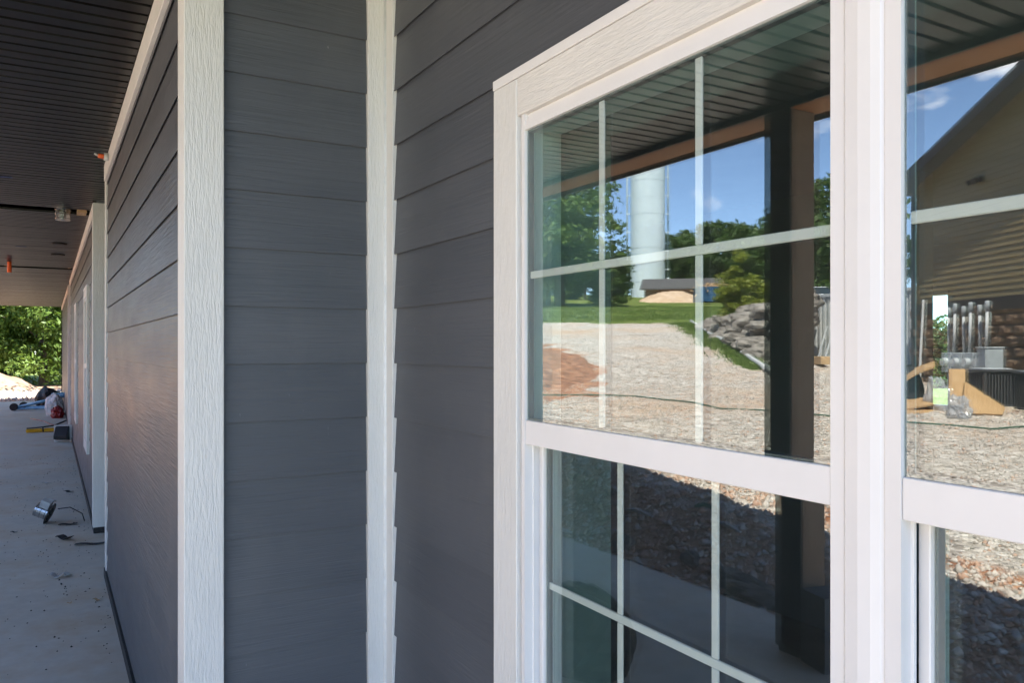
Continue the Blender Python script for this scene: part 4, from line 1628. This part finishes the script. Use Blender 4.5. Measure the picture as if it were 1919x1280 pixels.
def scrap(name, x, y, l, w, rot, mat, label, cat='scrap', bend=.01, notch=0.):
    bm = bmesh.new()
    n = 6
    top, bot = [], []
    r = random.Random(int(abs(x * 100)))
    for i in range(n + 1):
        t = -l / 2 + l * i / n
        z = .004 + bend * (math.sin(i * 1.3) * .5 + .5)
        ww = w * (1 - notch * (i / n))
        for s in (-1, 1):
            top.append(bm.verts.new((t, s * ww / 2 + r.uniform(-.1, .1) * w, z + .003)))
            bot.append(bm.verts.new((top[-1].co.x, top[-1].co.y, z)))
    for i in range(n):
        a, b, c, d = 2 * i, 2 * i + 2, 2 * i + 3, 2 * i + 1
        bm.faces.new([top[k] for k in (a, b, c, d)])
        bm.faces.new([bot[k] for k in (d, c, b, a)])
        bm.faces.new((top[a], bot[a], bot[b], top[b]))
        bm.faces.new((top[d], top[c], bot[c], bot[d]))
    bm.faces.new((top[0], top[1], bot[1], bot[0]))
    bm.faces.new((top[-1], top[-2], bot[-2], bot[-1]))
    o = finish(bm, name, M[mat], None, (x, y, 0), (0, 0, rot))
    tag(o, label, cat)
    return o


scrap('tar_paper_strip', -5.16, -.66, .26, .055, R(75), 'tar', 'long black tar paper strip on the floor at the recess corner')
scrap('tar_paper_strip', -5.48, -.86, .16, .07, R(35), 'tar', 'bent black tar paper loop on the floor in front of the light can', bend=.03)
scrap('tar_paper_strip', -6.12, -.82, .16, .05, R(80), 'tar', 'small black tar paper scrap beside the light can')
scrap('paper_scrap', -4.18, -.93, .11, .06, R(70), 'paper', 'pale folded card scrap lying alone on the near porch floor', bend=.03)
scrap('paper_scrap', -4.2, -.86, .07, .035, R(20), 'paper', 'smaller pale card scrap touching the folded card', bend=.015)
for x_, y_, l, mt, lb in ((-3.45, -.86, .03, 'lumber', 'tiny wood chip on the floor nearest the camera'),
                          (-3.44, -.70, .06, 'lumber', 'thin wood sliver on the floor close to the black flashing'),
                          (-7.55, -.93, .09, 'paper', 'pale thin scrap on the floor beyond the light can'),
                          (-8.1, -.78, .14, 'tar', 'dark thin strip on the floor well beyond the light can'),
                          (-3.95, -.90, .025, 'tar', 'dark speck of debris next to the folded card'),
                          (-8.9, -1.0, .12, 'paper', 'pale curl of paper on the mid porch floor'),
                          (-6.0, -1.25, .06, 'tar', 'dark sliver near the left edge of the porch floor')):
    scrap('debris_scrap', x_, y_, l, l * .3, random.uniform(0, 3), mt, lb, bend=.008)
# specks of grit, uncountable
n = 500
X = rng.uniform(-12, -2.2, n)
Y = -.64 - rng.random(n) ** 1.4 * 1.1
sx = rng.uniform(.002, .007, n)
base = np.array([(1, 0, 0), (-1, 0, 0), (0, 1, 0), (0, -1, 0), (0, 0, 1)], float)
V = (base[None] * sx[:, None, None] * rng.uniform(.6, 1.5, (n, 5, 1)) + np.stack([X, Y, np.full(n, .0015)], -1)[:, None, :]).reshape(-1, 3)
tri = np.array([(0, 2, 4), (2, 1, 4), (1, 3, 4), (3, 0, 4)])
o = np_mesh('floor_grit', V, (tri[None] + (np.arange(n) * 5)[:, None, None]).reshape(-1, 3), M['tar'])
tag(o, 'fine dark grit scattered on the concrete porch floor', 'grit', kind='stuff')

# white exhaust hood near the wall
VH = empty('vent_hood', (-13.85, -.74, 0), R(-20))
bm = bmesh.new()
bx(bm, -.02, .0, -.17, .13, .0, .30)
finish(bm, 'back_plate', M['white_plastic'], VH, bevel=.004)
bm = bmesh.new()
extr(bm, [(.001, .03), (.14, .06), (.14, .12), (.05, .27), (.001, .28)], -.13, .09, 'y')
finish(bm, 'hood', M['black_metal'], VH, bevel=.006)
tag(VH, 'white exhaust vent hood with dark opening set against the far wall', 'vent')
# yellow tool with black handle
YT = empty('yellow_level', (-15.9, -1.08, 0), R(97))
box('rail', M['yellow'], YT, -.29, -.01, -.035, .035, .005, .075, .008)
box('rail', M['yellow'], YT, .01, .27, -.035, .035, .005, .075, .008)
box('clamp', M['black_metal'], YT, -.009, .009, -.045, .045, .002, .10, .004)
bm = bmesh.new()
tube(bm, [(-.28, 0, .09), (0, 0, .10), (.2, .01, .12), (.33, .05, .17), (.42, .1, .20)], [.012, .014, .016, .018, .016], 8)
finish(bm, 'handle', M['black_metal'], YT, smooth=True)
tag(YT, 'yellow bar tool with black handle lying across the porch floor', 'tool')
# folded blue saw stand
SS = empty('saw_stand', (-22.6, -1.1, 0), R(70))
bm = bmesh.new()
for yy in (-.28, .28):
    tube(bm, [(-.62, yy, .08), (.75, yy * .75, .42)], .032, 8)
    tube(bm, [(-.55, yy, .05), (.7, yy * .7, .08)], .028, 8)
finish(bm, 'leg_rail', M['blue_tool'], SS, smooth=True)
bm = bmesh.new()
tube(bm, [(-.6, -.32, .08), (-.6, .32, .08)], .03, 8)
tube(bm, [(.1, -.26, .26), (.1, .26, .26)], .028, 8)
finish(bm, 'cross_bar', M['galv'], SS, smooth=True)
for yy in (-.3, .3):
    bm = bmesh.new()
    tube(bm, [(-.62, yy - .03, .10), (-.62, yy + .03, .10)], .10, 14)
    finish(bm, 'wheel', M['rubber'], SS)
bm = bmesh.new()
bx(bm, .25, .72, -.2, .2, .33, .46)
finish(bm, 'saw_bed', M['blue_tool'], SS, bevel=.03)
tag(SS, 'folded pale blue wheeled saw stand lying near the porch end', 'saw stand')
crumple('white_sack', (-20.4, -.86, 0), (.26, .2, .34), 2, 'slumped white sack against the wall behind the red bag', 'white_plastic', 'sack', 4, .2)
crumple('red_bag', (-19.5, -.80, 0), (.19, .14, .17), 4, 'glossy red bag in front of the white sack', 'red', 'bag', 4, .25)
crumple('tool_bag', (-24.2, -1.0, 0), (.5, .3, .34), 6, 'dark tool bag on the floor beside the blue saw stand', 'flash', 'bag', 3, .25)
bm = bmesh.new()
tube(bm, [(-19.4, -1.35, .012), (-18.9, -1.2, .012), (-18.4, -1.05, .012), (-17.6, -.95, .012), (-17.0, -.78, .012), (-16.2, -.74, .012), (-15.0, -.70, .012), (-14.3, -.67, .012)], .013, 6)
o = finish(bm, 'extension_cord', M['red'], smooth=True)
tag(o, 'red extension cord trailing from the bags to the wall', 'cord')

# fittings at the soffit
WC = empty('cable_stub', (-3.40, PY - .018, 2.948))
bm = bmesh.new()
tube(bm, [(0, .0, 0), (0, -.028, .0)], .026, 12)
finish(bm, 'white_sleeve', M['white_plastic'], WC, smooth=True)
bm = bmesh.new()
tube(bm, [(0, -.0285, .0), (.005, -.062, .002)], [.017, .014], 10)
finish(bm, 'orange_connector', M['orange'], WC, smooth=True)
bm = bmesh.new()
tube(bm, [(.005, -.062, .002), (.01, -.085, .012)], .007, 8)
finish(bm, 'white_tip', M['white_plastic'], WC, smooth=True)
tag(WC, 'white sleeve with orange connector poking out of the frieze board', 'connector')
bm = bmesh.new()
tube(bm, [(-11.9, -1.50, CEIL - .16), (-11.9, -1.50, CEIL + .1)], .03, 10)
o = finish(bm, 'orange_conduit', M['orange'], smooth=True)
tag(o, 'short orange conduit hanging down from the far soffit', 'conduit')
for x_, y_, lb in ((-9.6, -1.285, 'blue tape tab stuck to the soffit in mid porch'), (-4.74, -1.28, 'blue tape tab on the near soffit at the left edge')):
    o = box('tape_tab', M['blue_tape'], None, -.06, .06, -.02, .02, -.004, -.001, 0, (x_, y_, CEIL - .002), (0, 0, R(80)))
    tag(o, lb, 'tape')

# reflected porch edge: black bag, concrete block, rocks and scraps in the shade
crumple('black_bag', (-.98, -1.42, 0), (.36, .24, .26), 7, 'black rubbish bag slumped on the porch floor below the window', 'flash', 'bag', 4, .12)
CB = empty('concrete_block', (-.28, -2.52, 0), R(15))
M['cmu'] = noisy('dark_concrete_block', (.10, .105, .11), (.17, .175, .18), 14, .9, .3, .006)
bm = bmesh.new()
extr(bm, [(-.1, 0), (.1, 0), (.1, .39), (-.1, .39)], -.095, -.065, 'y')
extr(bm, [(-.1, 0), (.1, 0), (.1, .39), (-.1, .39)], .065, .095, 'y')
for z_ in (0, .18, .36):
    bx(bm, -.1, .1, -.0648, .0648, z_ + .0005, z_ + .0295)
finish(bm, 'block_shell', M['cmu'], CB)
tag(CB, 'dark concrete block stood on end beside the porch post', 'concrete block')
def rock(x, y, s, rz, label, k=0):
    o = link('rock', bmeshes[k], None, (x, y, g1(x, y) + s[2] * .25), (.1, .15, rz))
    o.scale = s
    tag(o, label, 'rock', 'rocks beside the porch slab')
rock(-1.30, -3.14, (.30, .085, .075), -.35, 'long pale rock slab in the soil nearest the post', 0)
rock(-1.62, -3.28, (.26, .075, .06), -.25, 'second pale rock slab left of the longest one', 2)
rock(-2.15, -3.30, (.12, .08, .06), .4, 'small grey rock left of the pale slabs', 3)
rock(-2.9, -3.22, (.13, .09, .06), 1.0, 'grey rock at the slab edge in the middle of the lower sash', 1)
rock(-4.2, -3.35, (.14, .1, .07), 2.0, 'whitish rock at the slab edge near the left of the lower sash', 4)
r = random.Random(31)
for i, (x_, y_, mt, lb) in enumerate(((-3.1, -3.55, 'paper', 'pale plank offcut half buried in the shaded bank'), (-2.2, -3.75, 'paper', 'grey stick high on the shaded bank'),
                                      (-3.6, -3.05, 'white_plastic', 'white plastic scrap lying against the slab edge'), (-2.45, -3.02, 'white_plastic', 'white plastic sliver where the soil meets the slab'),
                                      (-1.5, -3.8, 'blue_tape', 'blue scrap on the shaded bank by the post'), (-2.6, -3.85, 'hose_green', 'green scrap near the top of the shaded bank'))):
    bm = bmesh.new()
    l = r.uniform(.06, .16) if mt != 'paper' else .2
    tube(bm, [(-l, 0, 0), (0, .02, .03), (l, 0, .01)], [.014, .022, .012], 5)
    o = finish(bm, 'scrap_piece', M[mt], None, (x_, y_, g1(x_, y_) + .03), (0, 0, r.uniform(0, 3)))
    tag(o, lb, 'scrap')
